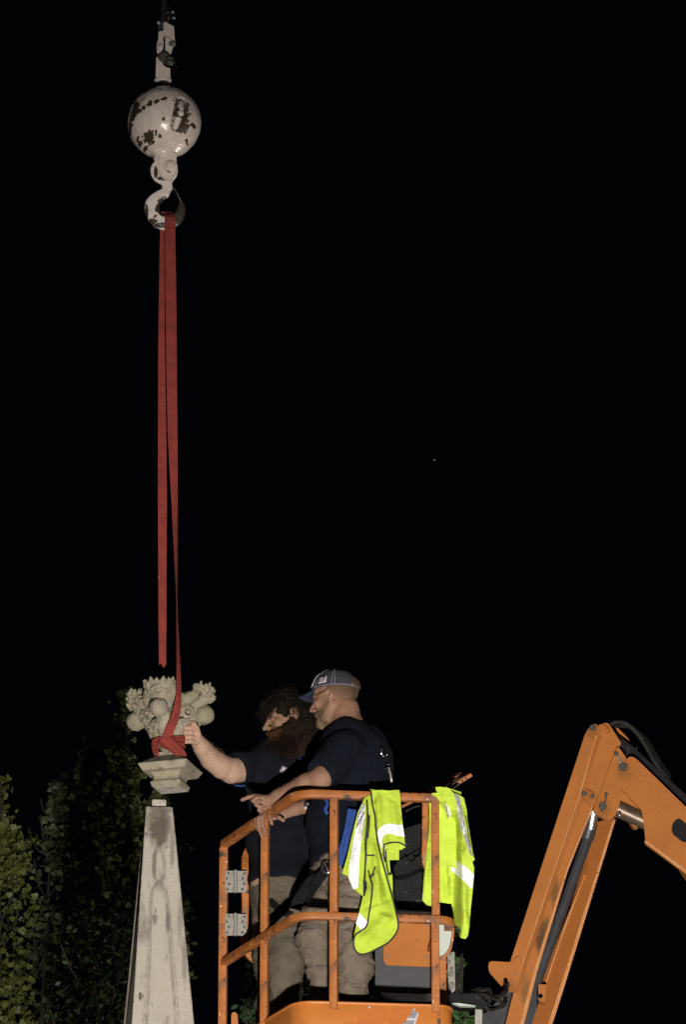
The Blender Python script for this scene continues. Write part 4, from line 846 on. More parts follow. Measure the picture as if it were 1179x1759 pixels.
# ================================================================== PEOPLE
def head_sdf(S, R, o, nose=1.0, jaw=1.0, chinz=0.0, ear=True):
    """head in its own frame: x forward, y left, z up, origin between the ears"""
    S.frame(R, o)
    S.ell((-.012, 0, .038), (.098, .076, .092), k=0)
    S.ell((.028, 0, -.035), (.062, .060, .085), k=.03)
    S.ell((.062, 0, .045), (.030, .055, .042), k=.02)                       # forehead
    S.chain([(-.005, .052, -.045), (.045, .036, -.092 + chinz)], [.020, .018], k=.02); S.chain([(-.005, -.052, -.045), (.045, -.036, -.092 + chinz)], [.020, .018], k=.02)
    S.ball((.074, 0, -.094 + chinz), .023, k=.02)
    S.cone((.086, -.034, .020), (.086, .034, .020), .010, k=.012)           # brow
    for s in (-1, 1):
        S.ball((.098, s * .033, .002), .013, k=.012, op='s')
        S.ell((.084, s * .032, .001), (.0125, .0145, .011), k=.003)          # lid over the eye
        S.cone((.0955, s * .020, .001), (.091, s * .043, .0005), .0012, k=.0015, op='s')
        S.ball((.066, s * .044, -.024), .022, k=.018)                         # cheek bone
        S.ball((.104, s * .0125, -.034), .0085, k=.006)
    S.chain([(.092, 0, .012), (.106, 0, -.008), (.1195 * nose, 0, -.028)], [.0075, .009, .0115], k=.010)
    S.cone((.094, -.018, -.060), (.094, .018, -.060), .0065, k=.007); S.cone((.091, -.016, -.070), (.091, .016, -.070), .007, k=.006)
    S.cone((.100, -.022, -.0648), (.100, .022, -.0648), .002, k=.003, op='s')
    if ear:
        for s in (-1, 1):
            E_ = np.array([[.94, 0, .34], [0, 1, 0], [-.34, 0, .94]])
            S.ell((-.012, s * .078, -.002), (.019, .0075, .031), R=E_, k=.005)
            S.torus((-.012, s * .084, .004), (.1, 1, 0), .0165, .0042, k=.003)
            S.ball((-.006, s * .088, -.002), .0085, k=.004, op='s'); S.ball((-.010, s * .080, -.030), .009, k=.006)
    S.frame()
def hair_strands(name, roots, dirs, lens, m, parent, r=.0011, grav=.3, curl=.15, seg=5, seed=1, spread=.25):
    """many fine hairs, each a thin three sided tube"""
    rs = np.random.RandomState(seed); V = []; Fc = []; nb = 0
    n = len(roots); P = np.array(roots, float); D = np.array(dirs, float) + spread * rs.randn(n, 3); D /= np.linalg.norm(D, axis=1)[:, None]
    L = np.array(lens) * rs.uniform(.7, 1.25, n); w = rs.randn(n, 3) * curl; ph = rs.rand(n, 1) * 6
    rings = []
    for k in range(seg + 1):
        t = k / seg
        a = np.cross(D, np.array([.3, .9, .2])); a /= np.linalg.norm(a, axis=1)[:, None] + 1e-9; b = np.cross(D, a); rr = r * (1 - .75 * t)
        for j in range(3): an = j * 2.094; rings.append(P + (a * math.cos(an) + b * math.sin(an)) * rr)
        D = D + np.array([0, 0, -grav / seg]) + w / seg * np.sin(ph + 4 * t); D /= np.linalg.norm(D, axis=1)[:, None]; P = P + D * (L / seg)[:, None]
    R_ = np.stack(rings, 1)   # n, 3*(seg+1), 3
    m3 = 3 * (seg + 1); base = np.arange(n)[:, None] * m3; F_ = []
    for k in range(seg):
        for j in range(3): F_.append(np.stack([base[:, 0] + k * 3 + j, base[:, 0] + k * 3 + (j + 1) % 3, base[:, 0] + (k + 1) * 3 + (j + 1) % 3, base[:, 0] + (k + 1) * 3 + j], 1))
    return link(name, mesh_np(R_.reshape(-1, 3), np.concatenate(F_)), m, parent, kind='stuff')
def fib(n):
    k = np.arange(n) + .5; ph = np.arccos(1 - 2 * k / n); th = math.pi * (1 + 5 ** .5) * k
    return np.stack([np.cos(th) * np.sin(ph), np.sin(th) * np.sin(ph), np.cos(ph)], 1)
def basis(f, up=(0, 0, 1), roll=0.0):
    """columns: forward, left, up"""
    f = np.array(f, float); f /= np.linalg.norm(f); l = np.cross(up, f); l /= np.linalg.norm(l); u = np.cross(f, l)
    l2 = l * math.cos(roll) + u * math.sin(roll); u2 = -l * math.sin(roll) + u * math.cos(roll); return np.stack([f, l2, u2], 1)
def strap(pts, w, m, name, parent, ups=None, up=(0, -1, 0), t=.003):
    return MB().sweep(smooth_path(pts, 5), [(-w / 2, -t / 2), (w / 2, -t / 2), (w / 2, t / 2), (-w / 2, t / 2)], up=up).build(name, m, parent)

# ------------------------------------------------------------------ man with the cap
pa = empty('person', 'man in grey mesh cap and navy T-shirt leaning both hands on the basket rail', 'person', (at(590, 1700, 24.0).x, 24.0, FZ), 'workers in the lift basket')
HA = A(575, 1200, 23.95); RA = basis((-math.cos(rad(25)), math.sin(rad(25)), -.10))
lo = A(400, 1800, 23.9); lo = np.array([lo[0], 23.55, FZ]); hi = np.array([A(700, 1500, 24)[0], 24.42, HA[2] + .16])
def torsoA(S):
    S.ell(A(600, 1325, 23.98), (.165, .205, .22), R=yaw(0), k=0)
    S.ell(A(592, 1415, 23.99), (.170, .180, .17), k=.06)
    S.ell(A(593, 1480, 23.99), (.150, .172, .13), k=.05)
    S.cone(A(596, 1262, 23.88), A(604, 1266, 24.12), .070, .070, k=.05)
    S.ell(A(630, 1320, 23.98), (.11, .17, .19), k=.05)
def armA(S, cloth=False):
    S.cone(A(592, 1287, 23.80), A(552, 1337, 23.72), .064, .050, k=.035)
def fingers(S, L):
    for pts, r0 in L:
        rr = np.linspace(r0, r0 * .74, len(pts)); S.chain([A(*p) for p in pts], list(rr), k=.003)
S = SDF(lo, hi, .0036)
torsoA(S); armA(S)
S.chain([A(552, 1336, 23.72), A(527, 1346, 23.765), A(480, 1367, 23.84), A(462, 1376, 23.87)], [.050, .047, .032, .027], k=.015)
S.ell(A(452, 1380, 23.885), (.036, .022, .036), k=.014)
S.chain([A(460, 1374, 23.87), A(444, 1371, 23.88)], [.024, .018], k=.008)
fingers(S, [([(446, 1368, 23.875), (437, 1367, 23.87), (427, 1369, 23.865), (416, 1373.5, 23.86)], .0118),
            ([(447, 1371, 23.86), (440, 1369.5, 23.845), (434.5, 1374.5, 23.84), (439, 1379, 23.85)], .0105),
            ([(450, 1377, 23.86), (444, 1376, 23.843), (440, 1382, 23.84), (446, 1385.5, 23.85)], .0100),
            ([(453, 1384, 23.865), (449, 1385, 23.85), (444.5, 1391, 23.85), (449, 1394.5, 23.86)], .0092),
            ([(462, 1385, 23.86), (468, 1387, 23.85), (475, 1384, 23.845)], .0112)])
# right arm behind the rail with the hand hanging over it
S.chain([A(602, 1330, 24.18), A(568, 1385, 24.14), A(545, 1380, 24.08), A(508, 1389, 24.03), A(486, 1398, 24.0)], [.052, .044, .040, .028, .025], k=.015)
S.ell(A(468, 1398, 23.955), (.040, .024, .030), k=.012); S.chain([A(470, 1392, 23.95), A(452, 1400, 23.925)], [.022, .020], k=.01)
fingers(S, [([(452, 1398, 23.92), (444, 1405, 23.90), (444, 1420, 23.895), (450, 1436, 23.895)], .0105),
            ([(456, 1397, 23.92), (450, 1403, 23.895), (451, 1417, 23.89), (457, 1429, 23.89)], .0108),
            ([(462, 1394, 23.925), (463, 1399, 23.89), (465, 1408, 23.885), (467.5, 1415, 23.885)], .0104),
            ([(446, 1402, 23.925), (439.5, 1407, 23.91), (440, 1419, 23.905), (443, 1425, 23.905)], .0092),
            ([(474, 1400, 23.93), (480, 1404, 23.90), (487, 1409, 23.89)], .0112)])
# neck and legs
S.frame(RA, HA); S.chain([(-.030, 0, -.045), (-.050, 0, -.11), (-.065, 0, -.17)], [.057, .060, .072], k=.03); S.frame()
for pts, rr in (([(603, 1500, 23.87), (604, 1610, 23.84), (607, 1712, 23.92)], [.085, .058, .045]), ([(570, 1500, 24.12), (540, 1615, 24.08), (560, 1722, 24.16)], [.085, .056, .045])): S.chain([A(*p) for p in pts], rr, k=.03)
head_sdf(S, RA, HA)
S.frame(RA, HA); S.ball((-.070, 0, -.055), .040, k=.03); S.frame()
h_ = lambda p: RA @ np.array(p) + HA
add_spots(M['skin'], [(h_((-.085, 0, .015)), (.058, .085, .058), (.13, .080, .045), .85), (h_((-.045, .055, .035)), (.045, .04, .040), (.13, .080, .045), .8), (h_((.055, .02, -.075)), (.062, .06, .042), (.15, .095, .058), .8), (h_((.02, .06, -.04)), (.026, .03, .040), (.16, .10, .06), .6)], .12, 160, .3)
body = link('body', S.mesh(lambda V: .0004 * vnoise(V, 180, 2)), M['skin'], pa)
def arm_hair(p, q, r0, r1, n, m, parent, seed):
    rs = np.random.RandomState(seed); d = q - p; L = np.linalg.norm(d); d /= L; a = np.cross(d, [0, 0, 1.]); a /= np.linalg.norm(a); b = np.cross(d, a); rt = []; dr = []
    for k in range(n):
        t = rs.rand(); an = rs.rand() * 6.283; nn = a * math.cos(an) + b * math.sin(an); rt.append(p + d * L * t + nn * (r0 + (r1 - r0) * t - .002)); dr.append(d * 1.0 + nn * .45)
    hair_strands('arm_hair', rt, dr, [.014] * n, m, parent, r=.00045, grav=.2, seg=3, seed=seed)
arm_hair(A(527, 1346, 23.765), A(472, 1371, 23.855), .047, .030, 420, M['beard_sandy'], pa, 3)
# clothes
def folds(V, amp, sc, st=(1, 1, 1), seed=0): return amp * (1 - np.abs(vnoise(V * np.array(st) + seed, sc, 2))) ** 2
S = SDF(lo - .03, hi + .03, .0045); S.dr = .010
torsoA(S); S.dr = .016; armA(S); S.cone(A(592, 1287, 23.80), A(566, 1315, 23.75), .066, .066, k=.03); S.dr = .012
S.chain([A(600, 1290, 24.15), A(590, 1345, 24.17), A(575, 1375, 24.15)], [.066, .058, .054], k=.03)
el = A(548, 1330, 23.72); sh = A(592, 1287, 23.80); S.cone(sh, el, .062, .056, k=.02)
ax = (el - sh) / np.linalg.norm(el - sh); S.dr = 0
def cutlocal(S, c, n, r, k=.003):
    """trim only inside a ball round c"""
    c = np.array(c); n = np.array(n, float) / np.linalg.norm(n)
    def f(X, Y, Z):
        d = (X - c[0]) * n[0] + (Y - c[1]) * n[1] + (Z - c[2]) * n[2]; q = np.sqrt((X - c[0]) ** 2 + (Y - c[1]) ** 2 + (Z - c[2]) ** 2) - r
        return np.maximum(-d, q)
    S._do(f, c - r, c + r, k, 's')
cutlocal(S, A(545, 1327, 23.72) , ax + np.array([.1, -.1, .25]), .115)
S.frame(RA, HA); nk = S.P((-.045, 0, -.105)); S.frame()
cutlocal(S, nk, (-.25, .05, 1.0), .14, .006)
hem = A(590, 1500, 23.98)
S.cut(hem, (-.10, 0, -1), k=.003)
# the shirt is rucked up over the hip
S.cut(A(560, 1455, 23.80), (.62, -.55, -.62), k=.01) if False else None
shirtA = link('t_shirt', S.mesh(lambda V: folds(V, .007, 9, (1, 1, .6), 3) * 1.0 - .004 + folds(V, .003, 26, (1, 1, .5), 9)), M['shirt'], pa)
#
cl = []
S = SDF(np.array([lo[0], lo[1], FZ]) - .03, np.array([hi[0], hi[1], A(590, 1480, 24)[2] + .1]), .0045)
S.ell(A(592, 1497, 23.99), (.156, .185, .14), k=0)
S.chain([A(*p) for p in [(603, 1510, 23.87), (604, 1560, 23.85), (605, 1612, 23.84), (609, 1660, 23.87), (608, 1700, 23.92)]], [.105, .094, .083, .080, .070], k=.03)
S.chain([A(*p) for p in [(572, 1510, 24.11), (553, 1570, 24.08), (541, 1618, 24.06), (553, 1670, 24.10), (560, 1722, 24.16)]], [.100, .086, .078, .062, .058], k=.03)
for pts in ([(577, 1592, 23.775), (592, 1595, 23.758), (608, 1593, 23.762)], [(577, 1612, 23.775), (596, 1617, 23.76), (614, 1613, 23.765)], [(583, 1687, 23.86), (598, 1693, 23.835), (634, 1692, 23.86)], [(582, 1675, 23.86), (590, 1682, 23.845), (604, 1678, 23.84)], [(578, 1632, 23.80), (584, 1625, 23.78), (592, 1620, 23.775)], [(520, 1618, 23.99), (526, 1632, 23.99), (540, 1640, 23.99)], [(522, 1590, 24.02), (532, 1600, 24.0)], [(604, 1535, 23.765), (616, 1540, 23.775), (628, 1538, 23.80)]):
    S.chain([A(*p) for p in pts], [.0055] * len(pts), k=.007, op='s')
S.cut(A(592, 1452, 23.99), (0, 0, 1), k=.01)
tr = link('trousers', S.mesh(lambda V: folds(V, .014, 6, (.7, .7, 2.4), 5) + folds(V, .008, 17, (.8, .8, 2.0), 11) - .010), M['khaki'], pa)
# heavy creases at the knee and the ankle
for (pts, r) in (([(580, 1588, 23.77), (592, 1592, 23.75), (608, 1589, 23.76)], .004), ([(578, 1611, 23.77), (596, 1616, 23.745), (612, 1613, 23.755)], .004), ([(583, 1684, 23.80), (600, 1692, 23.79), (626, 1690, 23.82)], .005)):
    pass
for nm, p, q in (('boot', (606, 1722, 23.92), (580, 1733, 23.88)), ('boot', (560, 1748, 24.16), (530, 1756, 24.12))):
    a = A(*p); b = A(*q); a[2] = FZ + .055; b[2] = FZ + .042
    S = SDF(np.minimum(a, b) - .09, np.maximum(a, b) + [.09, .09, .20], .005); S.cone(a, b, .052, .046, k=0); S.cone(a + [.01, 0, 0], a + [.01, 0, .13], .055, .060, k=.02); S.cut((a[0], a[1], FZ + .004), (0, 0, -1), k=.002)
    link(nm, S.mesh(), M['boot'], pa)
# cap: mesh crown, cotton front, brim, patch, seams, strap
def onhead(R, o, p): return R @ np.array(p) + o
CR = (.112, .088, .098); CC = np.array([-.006, 0, .040]); tiltc = np.array(Matrix.Rotation(rad(-7), 3, 'Y'))
def cap_pt(th, ph, g=0.0): # th: round the head from the front (0) to the left (90), ph: 0 rim .. 1 button
    a = rad(th); e = ph * math.pi / 2
    p = np.array([(CR[0] + g) * math.cos(e) ** .8 * math.cos(a), (CR[1] + g) * math.cos(e) ** .8 * math.sin(a), (CR[2] + g) * math.sin(e) - .004])
    return onhead(RA, HA, tiltc @ p + CC)
def cap_panel(name, th0, th1, m, g=0.0, ph0=0.0, ph1=1.0, n=18, mm=12, hole=None):
    V = []; Fc = []
    for i in range(n + 1):
        for j in range(mm + 1):
            th = th0 + (th1 - th0) * i / n; ph = ph0 + (ph1 - ph0) * j / mm
            V.append(cap_pt(th, ph, g + .0012 * math.sin(th * .15) * (1 - ph)))
    for i in range(n):
        for j in range(mm):
            th = th0 + (th1 - th0) * (i + .5) / n; ph = ph0 + (ph1 - ph0) * (j + .5) / mm
            if hole and abs(th - 180) < hole[0] and ph < hole[1] * math.sqrt(max(0, 1 - ((th - 180) / hole[0]) ** 2)): continue
            a = i * (mm + 1) + j; Fc.append((a, a + mm + 1, a + mm + 2, a + 1))
    me = mesh(V, Fc); bm = bmesh.new(); bm.from_mesh(me); bmesh.ops.remove_doubles(bm, verts=bm.verts[:], dist=1e-5); bmesh.ops.recalc_face_normals(bm, faces=bm.faces[:]); bmesh.ops.solidify(bm, geom=bm.faces[:], thickness=.002); bm.to_mesh(me); bm.free()
    return me
cap = link('cap', cap_panel('c', 55, 305, M['cap_mesh'], 0, hole=(26, .36), n=50), M['cap_mesh'], pa)
link('cap_front', cap_panel('f', -55.5, 55.5, M['cap_front'], .0012, n=26), M['cap_front'], cap)
V = []; Fc = []; nb = 17
for j in range(6):
    for i in range(nb):
        a = -62 + 124 * i / (nb - 1); t = j / 5; p = tiltc @ np.array([(CR[0] - .004) * math.cos(rad(a)) + .072 * t * math.cos(rad(a)) ** .5, (CR[1] - .002) * math.sin(rad(a)) * (1 - .10 * t), -.004 - .018 * t - .016 * abs(math.sin(rad(a))) ** 2 * t]) + CC
        V.append(onhead(RA, HA, p))
for j in range(5):
    for i in range(nb - 1): a = j * nb + i; Fc.append((a, a + 1, a + nb + 1, a + nb))
me = mesh(V, Fc); bm = bmesh.new(); bm.from_mesh(me); bmesh.ops.solidify(bm, geom=bm.faces[:], thickness=.004); bm.to_mesh(me); bm.free(); link('brim', me, M['cap_navy'], cap)
def cap_strip(name, f, m, w, g=.003):
    pts = [cap_pt(*f(t), g) for t in np.linspace(0, 1, 12)]; c0 = onhead(RA, HA, CC); ups = [Vector(p - c0).normalized() for p in pts]
    return MB().sweep(pts, [(-w / 2, -.0008), (w / 2, -.0008), (w / 2, .0008), (-w / 2, .0008)], ups=ups).build(name, m, cap)
for d in (-4.2, 4.2): cap_strip('seam_tape', lambda t: (106 + d * (1 - t * .8), .02 + .93 * t), M['cap_seam'], .0042)
cap_strip('seam_tape', lambda t: (57, .02 + .93 * t), M['cap_seam'], .0040)
cap_strip('rim_band', lambda t: (55 + 95 * t, .03), M['cap_seam'], .006, .0022)
def cap_patch(name, th0, th1, p0, p1, m, g): return link(name, cap_panel(name, th0, th1, m, g, p0, p1, 6, 4), m, cap)
cap_patch('flag_patch', 66, 89, .10, .33, M['white'], .0045)
cap_patch('flag_canton', 78, 87, .20, .30, M['mauve'], .006)
for k in range(5): cap_patch('flag_stripe', 68, (77.5 if k > 2 else 87), .125 + k * .038, .142 + k * .038, M['mauve'], .006)
cap_patch('front_patch', 16, 40, .12, .60, M['white'], .005)
cap_strip('snap_strap', lambda t: (152 + 56 * t, .05), M['cap_seam'], .014, .001)
# glasses
gl = onhead
def H(p): return RA @ np.array(p) + HA
MB().sweep(smooth_path([H((-.022, .084, -.006)), H((-.016, .086, .016)), H((.02, .083, .014)), H((.07, .072, .006)), H((.098, .058, .001))]), circ(.0014, 5), up=(0, 1, 0)).build('glasses_arm', M['metal_dark'], pa, smooth=True)
mb = MB()
for s in (-1, 1): mb.sweep([H((.106 - .010 * math.sin(a) ** 2 * 0, s * .033 + .021 * math.cos(a), -.004 + .015 * math.sin(a))) for a in np.linspace(0, 6.28, 18)[:-1]], circ(.0012, 5), up=(0, 0, 1), closed=True)
mb.sweep([H((.108, -.012, .0)), H((.110, 0, .004)), H((.108, .012, 0))], circ(.0012, 5)).build('glasses_rim', M['metal_dark'], pa, smooth=True)
# beard and short hair
F_ = fib(5200); F_ = F_[F_[:, 0] > -.25]
rt = []; dr = []
for d in F_:
    if d[2] < -.05 and d[0] > 0.0 and abs(d[1]) < .98:
        p = np.array([.028 + .050 * d[0], .060 * d[1], -.052 + .062 * d[2]])
        if d[0] > .80 and d[2] > -.45: continue
        rt.append(H(p)); dr.append(RA @ np.array([.7 * d[0] + .25, .5 * d[1], -.8]))
S = SDF(HA - .2, HA + .16, .003); S.frame(RA, HA)
S.ell((.030, 0, -.066), (.058, .0615, .050), k=0); S.ell((.074, 0, -.104), (.028, .030, .028), k=.02); S.ball((.096, 0, -.050), .030, k=.008, op='s'); S.cut((.02, 0, -.028), (-.45, 0, 1), k=.006); S.frame()
link('beard', S.mesh(lambda V: .004 * vnoise(V, 90, 2)), M['beard_sandy'], pa)
hair_strands('beard_hair', rt, dr, [.022] * len(rt), M['beard_sandy'], pa, r=.0010, grav=.2)
F_ = fib(9000); rt = []; dr = []
for d in F_:
    p = np.array([-.012 + .0985 * d[0], .0765 * d[1], .038 + .0925 * d[2]])
    if p[0] < -.0 and -.045 < p[2] < .05 and not (abs(d[1]) > .9 and p[2] < 0) and p[2] > -.05 - .2 * (p[0] + .1): rt.append(H(p)); dr.append(RA @ np.array([d[0] * .8, d[1] * .8, -.7]))
hair_strands('short_hair', rt, dr, [.010] * len(rt), M['hair_blond'], pa, r=.0008, grav=.1, seg=3)
rt = []; dr = []
for k in range(260): a = rad(180 + RNG.uniform(-24, 24)); u = RNG.uniform(.05, .30); rt.append(cap_pt(math.degrees(a), u, -.008)); dr.append(RA @ np.array([-1, .25 * RNG.randn(), .25 + .4 * RNG.randn()]))
hair_strands('hair_tuft', rt, dr, [.020] * len(rt), M['hair_blond'], pa, r=.0011, grav=.6, seg=4)
# harness: shoulder strap, back rings, hip straps and buckle
Z = lambda px, py, y: A(px, py, y)
strap([Z(607, 1243, 23.90), Z(622, 1247, 23.86), Z(636, 1260, 23.85), Z(650, 1285, 23.855), Z(663, 1310, 23.86), Z(669, 1340, 23.88), Z(668, 1375, 23.9)], .030, M['black_web'], 'shoulder_strap', pa, up=(.6, -.5, .5))
strap([Z(640, 1262, 23.835), Z(647, 1272, 23.835), Z(654, 1288, 23.835)], .020, M['blue_web'], 'shoulder_webbing', pa, up=(.3, -.9, .3))
MB().sweep([Z(645, 1268, 23.825), Z(649, 1277, 23.822), Z(653, 1286, 23.825)], rsq(.005, .003, .001), up=(0, -1, 0)).build('webbing_edge', M['silver'], pa)
mb = MB()
for x, y, a, b in ((655.5, 1291, .010, .017), (656.5, 1287, .007, .014)): mb.sphere(Z(x, y, 23.81), (a, .006, b), 8)
mb.build('back_buckle', M['silver'], pa, smooth=True)
MB().sweep([Z(664 + 3.2 * math.cos(a) - 1.5 * math.sin(a), 1308 + 3 * math.cos(a) * .5 + 12 * math.sin(a), 23.82) for a in np.linspace(0, 6.283, 20)[:-1]], circ(.0018, 5), up=(0, 1, 0), closed=True).build('snap_hook', M['silver'], pa, smooth=True)
for x, y, r in ((659, 1298, .005), (667, 1313, .0035), (663.5, 1320, .003), (667, 1325, .003)): MB().sphere(Z(x, y, 23.80), r, 6).build('ring', M['silver'], pa, smooth=True)
strap([Z(668, 1318, 23.83), Z(672, 1335, 23.83), Z(674, 1352, 23.84)], .008, M['steel'], 'lanyard', pa)
strap([Z(607, 1390, 23.735), Z(601, 1425, 23.73), Z(592, 1458, 23.73), Z(580, 1484, 23.74)], .050, M['blue_web'], 'hip_webbing', pa)
strap([Z(566, 1487, 23.755), Z(552, 1505, 23.755), Z(540, 1522, 23.78), Z(524, 1545, 23.88), Z(517, 1552, 23.98)], .044, M['black_web'], 'thigh_strap', pa)
strap([Z(548, 1508, 23.79), Z(534, 1515, 23.80), Z(522, 1532, 23.82), Z(512, 1548, 23.85), Z(508, 1562, 23.86)], .050, M['black_web'], 'thigh_strap', pa)
MB().sweep([Z(561 + 8 * math.cos(a), 1490 + 9.5 * math.sin(a), 23.748 - .005 * math.cos(a)) for a in np.linspace(0, 6.283, 24)[:-1]], circ(.0042, 7), up=(0, 1, 0), closed=True).build('hip_buckle', M['silver'], pa, smooth=True)
MB().sweep([Z(559, 1483, 23.742), Z(562, 1490, 23.74), Z(564, 1498, 23.742)], rsq(.006, .004, .001), up=(0, 1, 0)).build('buckle_bar', M['silver'], pa)
strap([Z(560, 1372, 23.80), Z(563, 1381, 23.79), Z(559, 1390, 23.79), Z(563, 1398, 23.80)], .014, M['blue_web'], 'waist_webbing', pa)
# watch
mb = MB(); a = A(530, 1378, 24.05); b = A(523, 1391, 24.05)
mb.cyl(A(532, 1383, 24.07), A(522, 1385.5, 24.05), .040, n=20, bev=.003); w_ = mb.build('wristwatch', M['black_web'], pa, smooth=True)
mb = MB(); mb.cyl(A(528, 1382.5, 24.02), A(527.5, 1382, 23.99), .015, n=16, bev=.002); mb.build('watch_case', M['black_plastic'], w_, smooth=True); MB().sphere(A(530, 1381.5, 23.985), .0055, 6).build('watch_glint', M['white'], w_); MB().box(A(525.5, 1387.5, 23.99), (.006, .002, .005)).build('watch_label', M['white'], w_)

# ------------------------------------------------------------------ bearded man
pb = empty('person', 'man with long dark hair and reddish beard reaching out to steady the hanging stone', 'person', (at(487, 1700, 24.3).x, 24.30, FZ), 'workers in the lift basket')
HB = A(495.5, 1232, 24.25); RB = basis((-math.cos(rad(12)), -math.sin(rad(12)), -.29), roll=rad(-2))
lo = np.array([A(310, 1400, 24.0)[0], 23.90, FZ]); hi = np.array([A(570, 1400, 24.4)[0], 24.68, HB[2] + .18])
def torsoB(S):
    S.ell(A(488, 1350, 24.33), (.165, .150, .25), R=yaw(rad(25)), k=0)
    S.ell(A(482, 1440, 24.33), (.150, .150, .20), k=.06)
    S.ell(A(484, 1520, 24.33), (.145, .150, .13), k=.05)
    S.cone(A(452, 1318, 24.30), A(525, 1318, 24.40), .070, .070, k=.05)
def armB(S):
    S.cone(A(446, 1318, 24.27), A(398, 1324, 24.16), .062, .060, k=.03)
S = SDF(lo, hi, .0036)
torsoB(S); armB(S)
S.chain([A(400, 1323, 24.17), A(382, 1317, 24.13), A(363, 1303, 24.09), A(347, 1283, 24.02), A(338, 1270, 23.98)], [.058, .056, .052, .041, .033], k=.004)
S.ell(A(334, 1264, 23.965), (.027, .024, .044), R=np.array(Matrix.Rotation(rad(-15), 3, 'Y')), k=.014)
for j, y_ in enumerate((1249.5, 1257.5, 1265.5, 1273)):
    r_ = (.0118, .0122, .0115, .0105)[j]; S.chain([A(337 + .3 * j, y_ + 2, 23.955), A(327, y_, 23.933), A(319, y_ + .5, 23.938), A(313, y_ + 3, 23.975), A(310, y_ + 5, 24.01)], [r_, r_ * 1.06, r_, r_ * .9, r_ * .8], k=.0018)
S.chain([A(341, 1262, 23.95), A(338, 1250, 23.935), A(333, 1243, 23.93), A(327, 1240, 23.94)], [.014, .0125, .0115, .0095], k=.003)
S.chain([A(528, 1325, 24.42), A(545, 1400, 24.46), A(530, 1470, 24.40)], [.055, .045, .036], k=.02)
S.ell(A(528, 1486, 24.38), (.035, .022, .045), k=.015); fingers(S, [([(520 + 5 * k, 1494, 24.37), (518 + 5 * k, 1508, 24.35), (517 + 5 * k, 1518, 24.345)], .010) for k in range(4)] + [([(518, 1484, 24.35), (512, 1494, 24.34), (511, 1503, 24.335)], .011)])
S.frame(RB, HB); S.chain([(-.030, 0, -.045), (-.075, 0, -.10), (-.12, 0, -.14)], [.055, .060, .075], k=.03); S.frame()
for pts, rr in (([(497, 1540, 24.28), (490, 1640, 24.24), (488, 1745, 24.28)], [.085, .058, .045]), ([(468, 1545, 24.42), (470, 1650, 24.40), (466, 1765, 24.42)], [.085, .056, .045])): S.chain([A(*p) for p in pts], rr, k=.03)
head_sdf(S, RB, HB, nose=1.04)
add_spots(M['skin_arm'], [(HB, (.17, .17, .17), (.235, .135, .088), 1.0)], .05, 40, .25)  # head toned down in the colour, as dimmer light would leave it
body = link('body', S.mesh(lambda V: .0004 * vnoise(V, 180, 2)), M['skin_arm'], pb)
S = SDF(lo - .03, hi + .03, .0045); S.dr = .012
torsoB(S); S.dr = .020; S.cone(A(446, 1316, 24.27), A(404, 1322, 24.18), .060, .062, k=.04); S.dr = .014
S.chain([A(528, 1325, 24.42), A(545, 1395, 24.46)], [.062, .056], k=.03); S.dr = 0
cutlocal(S, A(384, 1324, 24.15), A(388, 1318, 24.14) - A(430, 1328, 24.24) + np.array([0, 0, .02]), .0, .003) if False else None
ax = A(384, 1322, 24.15) - A(446, 1322, 24.27); cutlocal(S, A(407, 1322, 24.19), ax + np.array([.0, 0, -.045]), .15)
S.cut(A(484, 1508, 24.22), (0, 0, -1), k=.003)
link('t_shirt', S.mesh(lambda V: folds(V, .009, 8, (1, 1, .6), 13) - .004 + folds(V, .003, 26, (1, 1, .5), 19)), M['shirt2'], pb)
strap([A(404, 1349, 24.10), A(412, 1350, 24.09), A(421, 1349, 24.10)], .006, M['blue_web'], 'sleeve_edge', pb)
S = SDF(np.array([lo[0] + .3, lo[1], FZ]) - .03, np.array([hi[0], hi[1], A(487, 1490, 24.3)[2] + .1]), .0045)
S.ell(A(484, 1530, 24.33), (.145, .160, .14), k=0)
S.chain([A(*p) for p in [(498, 1545, 24.27), (494, 1600, 24.24), (492, 1645, 24.22), (490, 1700, 24.25), (488, 1760, 24.28)]], [.100, .088, .080, .070, .064], k=.03)
S.chain([A(*p) for p in [(470, 1545, 24.42), (468, 1610, 24.40), (467, 1660, 24.40), (468, 1710, 24.41), (466, 1775, 24.43)]], [.100, .086, .080, .070, .064], k=.03)
S.cut(A(484, 1495, 24.22), (0, 0, 1), k=.01)
link('trousers', S.mesh(lambda V: folds(V, .014, 6, (.8, .8, 1.4), 25) + folds(V, .006, 17, (.8, .8, 1.4), 31) - .009), M['khaki2'], pb)
for p, q in (((488, 1760, 24.28), (462, 1766, 24.2)), ((466, 1775, 24.43), (440, 1780, 24.36))):
    a = A(*p); b = A(*q); a[2] = FZ + .055; b[2] = FZ + .042
    S = SDF(np.minimum(a, b) - .09, np.maximum(a, b) + [.09, .09, .20], .005); S.cone(a, b, .052, .046, k=0); S.cone(a, a + [0, 0, .13], .055, .060, k=.02); S.cut((a[0], a[1], FZ + .004), (0, 0, -1), k=.002)
    link('boot', S.mesh(), M['boot'], pb)
